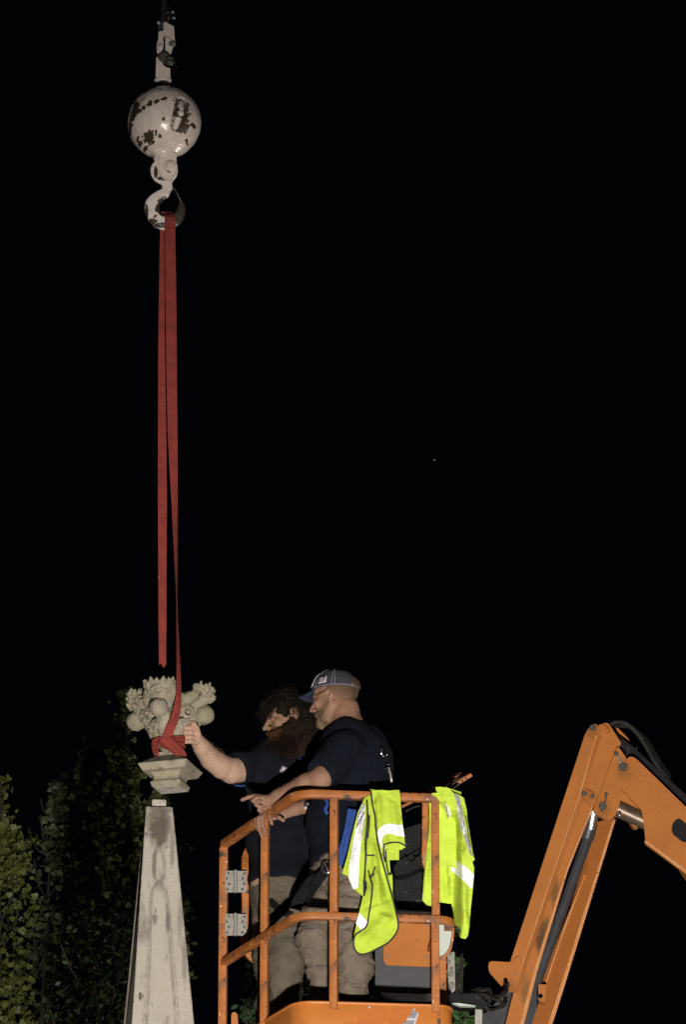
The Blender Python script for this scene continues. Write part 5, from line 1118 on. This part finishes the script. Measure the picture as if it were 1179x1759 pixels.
# hair and long beard
def HBp(p): return RB @ np.array(p) + HB
S = SDF(HB - .30, HB + .24, .0036); S.frame(RB, HB)
S.ell((-.020, 0, .050), (.112, .092, .094), k=0); S.ell((-.075, 0, -.02), (.065, .080, .10), k=.03); S.ell((-.100, 0, -.095), (.070, .088, .085), k=.04); S.chain([(-.05, .07, -.06), (-.045, .075, -.12)], [.03, .03], k=.03)
for s in (-1, 1): S.ell((-.035, s * .072, -.03), (.040, .022, .07), k=.02); S.ball((-.012, s * .092, -.006), .030, k=.01, op='s')
S.ell((.070, .0, .078), (.045, .065, .032), k=.02)
S.ell((.120, 0, .005), (.058, .075, .055), k=.012, op='s'); S.frame()
link('hair', S.mesh(lambda V: .007 * vnoise(V, 50, 3)), M['hair_brown'], pb)
F_ = fib(5200); rt = []; dr = []
for d in F_:
    if d[2] > -.55 and not (d[0] > .35 and d[2] < .35):
        rt.append(HBp(np.array([-.020, 0, .050]) + np.array([.108, .088, .090]) * d))
        fw = 1.0 if d[0] > .2 else 0; dr.append(RB @ (np.array([d[0] * .5 + .45 * fw - .1, d[1] * .9, d[2] * .5 - .55])))
hair_strands('hair_strands', rt, dr, [.045] * len(rt), M['hair_brown'], pb, r=.0011, grav=.9, curl=.25)
# fringe falling over the brow
rt = []; dr = []
for k in range(260): y = RNG.uniform(-.075, .085); rt.append(HBp((.082 - 3.5 * y * y + .012 * RNG.randn(), y, .064 + .012 * RNG.randn()))); dr.append(RB @ np.array([.55, .25 * RNG.randn(), -.25]))
hair_strands('fringe', rt, dr, [.062] * len(rt), M['hair_brown'], pb, r=.0014, grav=1.2, curl=.9, spread=.18)
S = SDF(HB - .44, HB + .14, .0042); S.frame(RB, HB)
S.ell((.036, 0, -.078), (.066, .070, .062), k=0); S.ell((.078, 0, -.128), (.050, .058, .070), k=.04); S.frame()
S.ell(HBp((.065, 0, -.15)) + [.02, -.01, -.045], (.070, .062, .11), k=.05); S.frame(RB, HB)
for s in (-1, 1): S.chain([(-.010, s * .070, -.030), (.035, s * .066, -.065)], [.018, .026], k=.02); S.chain([(-.02, s * .060, -.075), (-.03, s * .058, -.15), (.01, s * .05, -.19)], [.034, .040, .04], k=.03)
S.chain([(.098, -.03, -.056), (.108, 0, -.048), (.098, .03, -.056)], [.011, .012, .011], k=.012)
S.cut((.0, 0, -.022), (-.50, 0, 1), k=.008); S.ell((.075, 0, -.016), (.07, .08, .036), k=.01, op='s'); S.frame()
link('beard', S.mesh(lambda V: .008 * vnoise(V, 40, 3)), M['beard_red'], pb)
F_ = fib(5000); rt = []; dr = []
for d in F_:
    if d[0] > -.3:
        p = np.array([.050, 0, -.095]) + np.array([.062, .066, .070]) * d
        if p[2] > -.062 and p[0] > .02: continue
        rt.append(HBp(p)); dr.append(RB @ np.array([.35 * d[0], .5 * d[1], -.3]) + np.array([0, 0, -.8]))
hair_strands('beard_strands', rt, dr, [.115] * len(rt), M['beard_red'], pb, r=.0011, grav=.7, curl=.35)
arm_hair(A(386, 1318, 24.14), A(349, 1285, 24.03), .057, .042, 420, M['beard_sandy'], pb, 5)
add_spots(M['beard_red'], [(HBp((.10, .02, -.075)), (.05, .06, .035), (.055, .022, .009), .9)], .2, 60, .4)
# harness on the chest, shirt badge
c = lambda x, y, d=0: A(x, y, 24.19 + d)
for x in (485, 495, 503): strap([c(x, 1291, .0), c(x + .5, 1299, -.01), c(x, 1308, -.012)], .010, M['steel'], 'chest_buckle', pb)
strap([c(472, 1285, .04), c(492, 1300, -.005), c(515, 1322, -.02), c(535, 1350, -.0)], .034, M['black_web'], 'chest_strap', pb)
MB().box(c(517, 1304, -.03), (.009, .003, .006), Matrix.Rotation(rad(30), 3, 'Y')).build('webbing_tab', M['blue_web'], pb)
mb = MB(); mb.box(c(487, 1322, -.03), (.013, .002, .016), Matrix.Rotation(rad(28), 3, 'Y'), .001); bdg = mb.build('badge', M['mauve'], pb); mb = MB(); mb.box(c(487.5, 1321, -.034), (.004, .001, .008), Matrix.Rotation(rad(28), 3, 'Y')); mb.build('badge_print', M['white'], bdg)
strap([A(451, 1435, 24.16), A(451.5, 1450, 24.15), A(452, 1468, 24.15)], .010, M['blue_web'], 'side_webbing', pb)
strap([A(462, 1545, 24.20), A(474, 1556, 24.17), A(488, 1566, 24.15), A(502, 1572, 24.15)], .034, M['black_web'], 'thigh_strap', pb)
# ================================================================== HI-VIS VESTS HUNG OVER THE RAIL
v1 = empty('hi_vis_vest', 'yellow vest with black binding draped over the front rail beside the capped man', 'vest', at(645, 1357, 23.6), 'hi-vis vests hung on the basket')
def ridge(x, y, x0, y0, x1, y1, w, a):
    dx, dy = x1 - x0, y1 - y0; t = max(0, min(1, ((x - x0) * dx + (y - y0) * dy) / (dx * dx + dy * dy)))
    d = math.hypot(x - x0 - t * dx, y - y0 - t * dy); return a * math.exp(-(d / w) ** 2) * (min(1, 4 * t + .15) * min(1, 4 * (1 - t) + .15))
def fold_fn(base, R, nz=.004, ns=.045):
    def f(x, y):
        b = base(x, y) if callable(base) else base
        return b - sum(1.7 * ridge(x, y, *r) for r in R) - nz * (math.sin(x * ns * 2.3 + y * ns * .7) + math.sin(x * ns * .9 - y * ns * 1.9 + 1))
    return f
def railed(y, off): # cloth leaves the rail and hangs
    return -.024 - off if y < 1378 else -.024 - off + .012 * min(1, (y - 1378) / 40)
def piping(name, pts, D, parent, m='piping', r=.0032, off=.003):
    pp = smooth_path([np.array([p[0], p[1], 0]) for p in pts], 6)
    return MB().sweep([at(p[0], p[1], D(p[0], p[1]) - off) for p in pp], circ(r, 6), up=(0, 1, .05)).build(name, M[m], parent, smooth=True)
# left front panel with the broad stripe
R1 = [(632, 1380, 598, 1500, 4, .012), (620, 1400, 607, 1490, 3, -.008), (634, 1390, 630, 1500, 3, -.010)]
DA = fold_fn(lambda x, y: front(x) + railed(y, .006), R1)
sheet([(626, 1371), (633, 1366), (642, 1368), (646, 1400), (640, 1440), (641, 1470), (634, 1500), (628, 1542), (610, 1528), (599, 1505), (588, 1500), (597, 1470), (606, 1430), (615, 1395)], DA, 3, .003).build('left_front_panel', M['vest'], v1, smooth=True, sharp=70)
DAs = lambda x, y: DA(x, y) - .003
sheet([(622, 1380), (627, 1384), (627, 1410), (621, 1446), (618, 1470), (615.5, 1524), (607, 1527), (599, 1507), (601, 1480), (606, 1448), (612, 1420)], DAs, 3, .001).build('stripe', M['reflect'], v1, smooth=True)
sheet([(623, 1377), (627, 1385), (626, 1400), (618, 1418), (612, 1424), (615, 1400)], lambda x, y: DA(x, y) - .0045 + .004 * math.sin(x * .9 + y * .5), 2.5, .001).build('stripe', M['reflect_grey'], v1, smooth=True)
# shoulder panel over the rail, folded back at 1465
R2 = [(650, 1362, 652, 1430, 5, .010), (672, 1360, 684, 1450, 6, .008), (642, 1360, 646, 1440, 3, -.008), (664, 1366, 682, 1378, 3, -.005), (660, 1425, 664, 1462, 5, .008)]
DB = fold_fn(lambda x, y: front(x) + railed(y, .018), R2, .003)
sheet([(636, 1355.5), (645, 1356.5), (660, 1357), (675, 1357.5), (686, 1356.5), (687, 1360), (689, 1385), (692, 1415), (696, 1448), (697, 1453), (685, 1456), (672, 1450), (660, 1455), (655, 1472), (650, 1462), (646, 1430), (644, 1400), (638, 1372)], DB, 3, .003).build('shoulder_panel', M['vest'], v1, smooth=True, sharp=70)
sheet([(651, 1424), (659, 1417), (668, 1414), (680, 1416), (692, 1416), (695.5, 1437), (682, 1435), (670, 1431), (661, 1434), (656.5, 1441), (657, 1458), (652, 1446), (648.5, 1430)], lambda x, y: DB(x, y) - .003 - .0008 * math.sin(x * .8), 3, .001).build('stripe', M['reflect'], v1, smooth=True)
# the loop where it goes over the rail and hangs down behind
bk = MB(); V = []; Fc = []
for i in range(13):
    x = 637 + (686 - 637) * i / 12
    for j in range(9):
        t = j / 8; yy = 1357 + .6 * math.sin(i); dd = front(x) - .044 + .095 * min(1, t * 1.6); zz = 0.006 * math.sin(math.pi * min(1, t * 1.6)) - .30 * max(0, t - .55) / .45
        p = at(x, yy, front(x) - .044); V.append((p.x, dd + .005 * math.sin(i * 1.3) * t, p.z + zz))
for i in range(12):
    for j in range(8): a = i * 9 + j; Fc.append((a, a + 9, a + 10, a + 1))
me = mesh(V, Fc); bm = bmesh.new(); bm.from_mesh(me); bmesh.ops.solidify(bm, geom=bm.faces[:], thickness=.003); bm.to_mesh(me); bm.free(); link('back_flap', me, M['vest'], v1)
# middle panels with pockets
R3 = [(640, 1440, 655, 1560, 5, .014), (628, 1480, 636, 1530, 4, -.010), (652, 1480, 672, 1560, 4, -.008), (632, 1400, 634, 1480, 3, .008), (625, 1560, 668, 1542, 3, -.010), (618, 1620, 672, 1570, 9, .012), (650, 1570, 676, 1580, 5, .010), (640, 1510, 645, 1560, 6, .008)]
DC = fold_fn(lambda x, y: front(x) - .036 - .018 * min(1, max(0, (y - 1500) / 60)), R3, .003)
mid = [(632, 1372), (638, 1364), (640, 1400), (646, 1432), (652, 1455), (658, 1470), (664, 1495), (672, 1520), (678, 1548), (681, 1570), (684, 1588), (682, 1600), (675, 1612), (660, 1622), (645, 1630), (630, 1637), (617, 1637), (609, 1628), (608, 1608), (612, 1590), (617, 1568), (624, 1538), (630, 1515), (627, 1500), (629, 1470), (631, 1440), (633, 1410)]
sheet(mid, DC, 3, .003).build('right_front_panel', M['vest'], v1, smooth=True, sharp=70)
sheet([(617.5, 1567), (621, 1571), (631, 1582), (629, 1592), (623, 1599), (617, 1593), (611.5, 1586), (614, 1577)], lambda x, y: DC(x, y) - .003, 3, .001).build('stripe', M['reflect'], v1, smooth=True)
piping('binding', [(637.5, 1357), (640, 1380), (644, 1400), (646, 1420), (649, 1445), (656, 1475), (663, 1500), (670, 1525), (677, 1550), (681, 1568)], lambda x, y: min(DC(x, y), DB(x, y)) , v1, r=.0042)
piping('binding', [(681, 1568), (684.5, 1588), (681, 1602), (668, 1618), (650, 1628), (634, 1636), (620, 1638.5), (611, 1632), (607.5, 1618), (611, 1605), (618, 1600), (630, 1590), (634, 1570), (638, 1545), (640, 1520), (636, 1508), (633, 1495)], DC, v1, r=.0038)
piping('binding', [(630.5, 1374), (632, 1400), (631, 1420), (628, 1450), (629, 1470), (627, 1500), (626, 1525), (626, 1538)], lambda x, y: min(DA(x, y), DC(x, y)), v1, r=.0042)
sheet([(624, 1512), (630, 1514), (631, 1524), (628, 1535), (625, 1532)], lambda x, y: min(DA(x, y), DC(x, y)) - .005, 3, .002).build('binding_corner', M['piping'], v1)
for pts in ([(630, 1468), (637, 1469), (644, 1468)], [(636, 1504), (640, 1503), (643, 1501)], [(635, 1400), (634, 1420), (632, 1440)], [(645, 1488), (642, 1496), (637, 1508)], [(660, 1450), (672, 1447), (686, 1447), (697, 1453)], [(660, 1450), (659.5, 1465), (662, 1480)]): piping('pocket_binding', pts, lambda x, y: min(DC(x, y), DB(x, y)), v1, r=.0034)
# folded under layers beside it
DD = fold_fn(lambda x, y: front(x) - .026, [], .002)
sheet([(660, 1452), (675, 1448), (690, 1450), (697, 1454), (690, 1459), (676, 1460), (662, 1457)], lambda x, y: DD(x, y) - .004, 2.5, .003).build('sleeve_lining', M['vest2'], v1, smooth=True)
sheet([(662, 1459), (677, 1459), (678, 1465), (676, 1468), (663, 1468)], DD, 2.5, .003).build('pocket_flap', M['vest2'], v1, smooth=True)
sheet([(658, 1455), (663, 1455), (669, 1470), (671, 1498), (664, 1500), (660, 1480)], lambda x, y: DD(x, y) + .004, 3, .002).build('side_panel', M['vest'], v1, smooth=True)
sheet([(668, 1502), (674, 1501), (675, 1520), (675, 1530), (669, 1515)], lambda x, y: DD(x, y) + .004, 3, .002).build('side_panel', M['vest'], v1, smooth=True)
piping('pocket_binding', [(663, 1460), (664, 1480), (668, 1500), (675, 1500)], DD, v1, r=.0034)
sheet([(643, 1364), (648, 1365), (649.5, 1380), (645, 1381)], lambda x, y: DB(x, y) - .003, 3, .001).build('reflective_tab', M['vest2'], v1)

v2 = empty('hi_vis_vest', 'yellow vest with white bands hanging from the right corner of the basket behind a post', 'vest', at(770, 1352, 23.7), 'hi-vis vests hung on the basket')
def base2(x, y):
    lo_ = front(748) + .075; hi_ = front(755) - .045
    y0, w = (1364, 14) if x < 760 else ((1390, 22) if x > 768 else (1364 + 26 * (x - 760) / 8, 16)); k = min(1, max(0, (y - y0) / w))
    if x > 779: k *= max(0, 1 - (x - 779) / 14) 
    return hi_ + (lo_ - hi_) * k
R4 = [(760, 1370, 776, 1540, 5, .012), (772, 1380, 792, 1540, 6, -.010), (790, 1380, 808, 1470, 5, .010), (738, 1380, 732, 1540, 4, .010), (784, 1440, 798, 1462, 4, -.012), (766, 1480, 770, 1545, 4, -.010), (796, 1500, 800, 1600, 5, .010), (784, 1540, 790, 1590, 5, -.008), (808, 1480, 808, 1590, 4, -.006)]
DE = fold_fn(base2, R4, .003)
sheet([(745, 1366), (741, 1363), (752, 1362), (748, 1352), (756, 1351), (770, 1353), (779, 1361), (790, 1366), (797, 1370), (802, 1390), (804, 1410), (809, 1440), (814, 1470), (816, 1476), (812, 1480), (815, 1490), (813, 1525), (809, 1560), (807, 1590), (804, 1607), (800, 1612), (791, 1610), (789, 1604), (793, 1596), (790, 1592), (781, 1588), (779, 1568), (776, 1552), (756, 1549), (745, 1556), (734, 1554), (726, 1546), (728, 1510), (732, 1470), (737, 1430), (738, 1390), (737, 1374), (744, 1375)], DE, 3, .003).build('front_panel', M['vest2'], v2, smooth=True, sharp=70)
# doubled left edge that shows beside the post
DF = fold_fn(lambda x, y: front(748) + .065, [(741, 1380, 734, 1545, 3, .014)], .002)
for nm, pts, m in (('stripe', [(760, 1366), (764, 1376), (772, 1388), (776, 1396), (772, 1406), (770, 1412), (766, 1398), (761, 1380)], 'reflect'),
                   ('stripe', [(779, 1361), (790, 1368), (796, 1400), (800, 1420), (806, 1445), (812, 1470), (808, 1468), (800, 1445), (794, 1425), (790, 1400), (784, 1375)], 'reflect_grey'),
                   ('stripe', [(786, 1380), (792, 1396), (796, 1415), (800, 1432), (797, 1434), (791, 1420), (787, 1400)], 'reflect'),
                   ('stripe', [(775, 1472), (790, 1482), (803, 1490), (815, 1502), (813, 1516), (811, 1527), (800, 1516), (788, 1505), (774, 1494)], 'reflect')):
    sheet(pts, lambda x, y: DE(x, y) - .0035, 3, .001).build(nm, M[m], v2, smooth=True)
sheet([(768, 1388), (772, 1400), (771, 1412), (766, 1400)], lambda x, y: DE(x, y) - .005, 3, .001).build('stripe', M['reflect_grey'], v2)
piping('seam', [(798, 1400), (802, 1410), (806, 1440), (808, 1455)], DE, v2, 'piping', .002)
sheet([(757, 1436), (759, 1436), (759, 1446), (757, 1446)], lambda x, y: DE(x, y) - .004, 3, .001).build('size_tab', M['piping'], v2)
piping('hem', [(726, 1547), (734, 1555), (745, 1557)], DE, v2, 'piping', .0018)
# part that lies over the rail corner
sheet([(742, 1362), (756, 1361), (764, 1372), (768, 1392), (762, 1390), (754, 1374), (748, 1366)], lambda x, y: front(755) - .050 + (.10 * max(0, y - 1376) / 16), 2.5, .003).build('over_rail_fold', M['vest2'], v2, smooth=True)
V = []; Fc = []
for i in range(11):
    x = 749 + 44 * i / 10; yy = 1352 + (1.4 * max(0, i - 4))
    for j in range(8):
        t = j / 7; p = at(x, yy, base2(x, yy)); V.append((p.x, p.y + .09 * min(1, t * 1.6), p.z + .008 * math.sin(math.pi * min(1, t * 1.6)) - .34 * max(0, t - .5) / .5))
for i in range(10):
    for j in range(7): a = i * 8 + j; Fc.append((a, a + 8, a + 9, a + 1))
me = mesh(V, Fc); bm = bmesh.new(); bm.from_mesh(me); bmesh.ops.solidify(bm, geom=bm.faces[:], thickness=.003); bm.to_mesh(me); bm.free(); link('back_flap', me, M['vest2'], v2)

# ================================================================== TREES
def leafmat(name, c, v):
    m = mat(name, c, .55, var=v, vscale=1.6, spec=.35); b = m.node_tree.nodes['Principled BSDF']; return m
M['leaf_a'] = leafmat('yellow_green_ginkgo_leaf', (.080, .086, .018), (.050, .060, .012))
M['leaf_b'] = leafmat('dull_ginkgo_leaf', (.046, .052, .024), (.030, .036, .016))
M['leaf_c'] = leafmat('olive_ginkgo_leaf', (.056, .064, .020), (.036, .044, .014))
M['leaf_d'] = leafmat('deep_green_leaf', (.020, .050, .016), (.012, .030, .011))
M['leaf_e'] = leafmat('fresh_green_leaf', (.050, .110, .026), (.030, .070, .016))
fan = [(0, 0, 0)] + [(.5 * math.sin(a) * (1 + .06 * (k % 2)), 0.06 * math.cos(a * 2), .62 * math.cos(a) + .30 - (.16 if k == 3 else 0)) for k, a in enumerate(np.linspace(-1.15, 1.15, 7))]
fanF = [(0, k, k + 1) for k in range(1, 7)]
oval = [(0, 0, 0), (-.30, .06, .35), (-.22, .05, .75), (0, 0, 1.0), (.22, .05, .75), (.30, .06, .35)]; ovalF = [(0, 2, 1), (0, 3, 2), (0, 4, 3), (0, 5, 4)]
def rotm(rs):
    q = rs.randn(4); q /= np.linalg.norm(q); w, x, y, z = q
    return np.array([[1 - 2 * (y * y + z * z), 2 * (x * y - z * w), 2 * (x * z + y * w)], [2 * (x * y + z * w), 1 - 2 * (x * x + z * z), 2 * (y * z - x * w)], [2 * (x * z - y * w), 2 * (y * z + x * w), 1 - 2 * (x * x + y * y)]])
def tree(label, px, Y, ytop, prof, n, lsize, m, seed, kind='ginkgo_tree', cat='tree', shape='fan', group='trees behind the obelisk', nleaf=60, low=2.2, branches=None, gap=.3):
    """prof: (distance below the top, crown radius)"""
    rs = np.random.RandomState(seed); top = A(px, ytop, Y); base = np.array([top[0], Y, 0])
    t = empty(kind, label, cat, base, group); Hh = top[2]
    ds = [p[0] for p in prof]; rr = [p[1] for p in prof]
    mb = MB(); pts = [base + [.05 * math.sin(z * .9 + seed), .05 * math.cos(z * .7), z] for z in np.linspace(0, Hh - .02, 26)]
    wr = np.linspace(.09, .004, 26); mb.sweep(pts, lambda i: circ(wr[i], 8), up=(0, 1, 0)); mb.build('trunk', M['bark'], t, smooth=True)
    trunk_at = lambda z: base + [.05 * math.sin(z * .9 + seed), .05 * math.cos(z * .7), z]
    # upright limbs
    LB = []; mb = MB(); nb = 46
    for k in range(nb):
        d = .10 + (low + 2.2) * (k / nb) ** 1.1; z0 = Hh - d; r = np.interp(d, ds, rr); an = k * 2.4 + rs.rand(); up_ = .5 + .3 * rs.rand()
        L = r * (1.0 + .25 * rs.rand()); p0 = trunk_at(z0 - L * up_ * .8); p1 = p0 + [L * .6 * math.cos(an), L * .6 * math.sin(an), L * up_ * .5]; p2 = p0 + [L * .95 * math.cos(an), L * .95 * math.sin(an), L * up_ * 1.25 + .05]
        LB.append((p0, p1, p2)); mb.sweep(smooth_path([p0, p1, p2], 3), circ(.0042, 4), up=(.3, .9, .1))
    for (bx, by, d, dep) in (branches or []):
        p2 = A(bx, by, Y + dep); p0 = trunk_at(p2[2] - d); p1 = p0 * .35 + p2 * .65 - [0, 0, d * .18]; LB += [(p0, p1, p2)] * 4; mb.sweep(smooth_path([p0, p1, p2], 4), circ(.007, 5), up=(.3, .9, .1))
    mb.build('limbs', M['bark'], t, kind='stuff', smooth=True)
    P = []; S_ = []
    while len(P) < n:
        if rs.rand() < .45:
            a, b, c = LB[rs.randint(len(LB))]; u = rs.rand() ** .6; p = (1 - u) ** 2 * a + 2 * u * (1 - u) * b + u * u * c + rs.randn(3) * .035
        else:
            d = low * rs.rand() ** .85; r = np.interp(d, ds, rr); an = rs.rand() * 6.283; q = r * math.sqrt(rs.rand()) * (1 + .18 * math.sin(an * 3 + d * 9 + seed)); p = trunk_at(Hh - d) + [q * math.cos(an), q * math.sin(an), 0]
        if vnoise(np.array([p]), 3.1)[0] < -gap: continue
        P.append(p); S_.append(lsize * rs.uniform(.65, 1.25))
    for k in range(n // 4):   # sparser foliage further down
        d = low + (Hh - low - 2.0) * rs.rand(); r = rr[-1] * 1.1; an = rs.rand() * 6.283; q = r * math.sqrt(rs.rand()); P.append(trunk_at(Hh - d) + [q * math.cos(an), q * math.sin(an), 0]); S_.append(lsize * 1.8)
    for k in range(70): P.append(trunk_at(Hh - .75 * rs.rand() ** 1.3) + rs.randn(3) * [.028, .03, .02]); S_.append(lsize * rs.uniform(.7, 1.1))
    for k in range(4): P.append(trunk_at(Hh - .012 * k) + rs.randn(3) * .010); S_.append(lsize * .9)
    P = np.array(P); S_ = np.array(S_); sh = np.array(fan if shape == 'fan' else oval); shF = np.array(fanF if shape == 'fan' else ovalF)
    # the leaves that show best become objects, the rest one mass
    ctr = np.array([trunk_at(p[2])[:2] for p in P]); score = (P[:, 2] - Hh) * .35 + np.abs(P[:, 0] - ctr[:, 0]) * 1.2 - (P[:, 1] - Y) * .9 + rs.rand(len(P)) * .2
    idx = np.argsort(-score)[:nleaf]; sel = np.zeros(len(P), bool); sel[idx] = True
    me0 = mesh([tuple(v) for v in sh], [tuple(f) for f in shF]); me0.materials.append(M[m]); me0.name = 'leaf'
    for i in idx:
        R = rotm(rs); o = bpy.data.objects.new('leaf', me0); COL.objects.link(o); o.parent = t
        mt = Matrix((R * S_[i]).tolist()).to_4x4(); mt.translation = Vector((P[i] - base).tolist()); o.matrix_basis = mt; o['_local'] = 1
    rest = np.where(~sel)[0]; V = []; 
    Vs = np.concatenate([(sh @ (rotm(rs) * S_[i]).T) + P[i] for i in rest]); Fs = (shF[None] + (np.arange(len(rest)) * len(sh))[:, None, None]).reshape(-1, 3)
    link('foliage', mesh_np(Vs, Fs), M[m], t, kind='stuff', smooth=False)
tree('yellow green slender ginkgo tree at the far left edge', 16, 31.5, 1338, [(0, .01), (.15, .05), (.4, .11), (.8, .21), (1.3, .27), (2.5, .36)], 2300, .050, 'leaf_a', 1, branches=[(45, 1440, .5, -.1), (-10, 1420, .4, 0)])
tree('dull dark ginkgo tree second from the left edge', 92, 33.5, 1348, [(0, .02), (.15, .08), (.4, .15), (.8, .24), (1.4, .30), (2.5, .36)], 1750, .050, 'leaf_b', 2, branches=[(108, 1346, .4, .1), (145, 1420, .5, .1), (70, 1400, .3, 0)])
tree('tallest ginkgo tree with a forked crown close to the obelisk', 207, 32.0, 1190, [(0, .02), (.12, .05), (.35, .09), (.7, .14), (1.2, .19), (2.0, .24), (3, .34)], 2300, .048, 'leaf_c', 3, gap=.2, low=2.7, branches=[(135, 1290, .9, .1), (158, 1278, .9, .1), (145, 1320, .7, .05), (240, 1330, .6, 0), (160, 1350, .6, 0)])
tree('ginkgo tree half hidden behind the stone obelisk', 262, 33.0, 1365, [(0, .04), (.15, .09), (.4, .16), (.9, .20), (1.4, .22), (2.5, .24)], 1900, .048, 'leaf_c', 4, branches=[(235, 1385, .5, 0)])
tree('deep green bushy tree low behind the ginkgo trees', 180, 30.2, 1560, [(0, .03), (.15, .15), (.4, .30), (1, .42), (2, .5)], 1300, .040, 'leaf_d', 5, kind='broadleaf_tree', shape='oval', branches=[(150, 1570, .5, 0), (215, 1600, .4, -.1)], gap=.15)
tree('green leafy tree seen through the left railings of the basket', 428, 27.5, 1640, [(0, .03), (.2, .07), (.5, .09), (1.5, .12)], 620, .045, 'leaf_d', 6, kind='broadleaf_tree', shape='oval', nleaf=50, low=1.2, group='trees behind the basket', branches=[(430, 1660, .3, 0), (420, 1730, .25, 0), (450, 1740, .25, 0)])
tree('slender leafy sapling seen between the two workers', 527, 27.5, 1650, [(0, .01), (.3, .03), (1.5, .05)], 260, .04, 'leaf_e', 7, kind='broadleaf_tree', shape='oval', nleaf=40, low=1.0, group='trees behind the basket')
tree('fresh green tree just right of the lift basket', 789, 27.0, 1588, [(0, .03), (.2, .05), (.5, .055), (1.5, .09)], 560, .055, 'leaf_e', 8, kind='broadleaf_tree', shape='oval', nleaf=60, low=1.3, group='trees behind the basket', branches=[(796, 1605, .3, 0), (800, 1735, .3, 0), (795, 1650, .3, 0)])
# ------------------------------------------------------------------ put every mesh's origin at its own centre
def depth_(o): return 0 if o.parent is None else 1 + depth_(o.parent)
W = {}
for o in sorted(bpy.data.objects, key=depth_):
    if o.type == 'EMPTY': W[o.name] = o.location.copy(); continue
    if o.type != 'MESH' or o.get('_local'): continue
    n = len(o.data.vertices); co = np.empty(n * 3, np.float32); o.data.vertices.foreach_get('co', co); co = co.reshape(-1, 3)
    c = Vector(((co.min(0) + co.max(0)) / 2).tolist()); o.data.transform(Matrix.Translation(-c)); W[o.name] = c
    o.matrix_parent_inverse = Matrix.Identity(4); o.location = c - (W[o.parent.name] if o.parent else Vector())
for o in bpy.data.objects:
    if o.get('_local'): del o['_local']
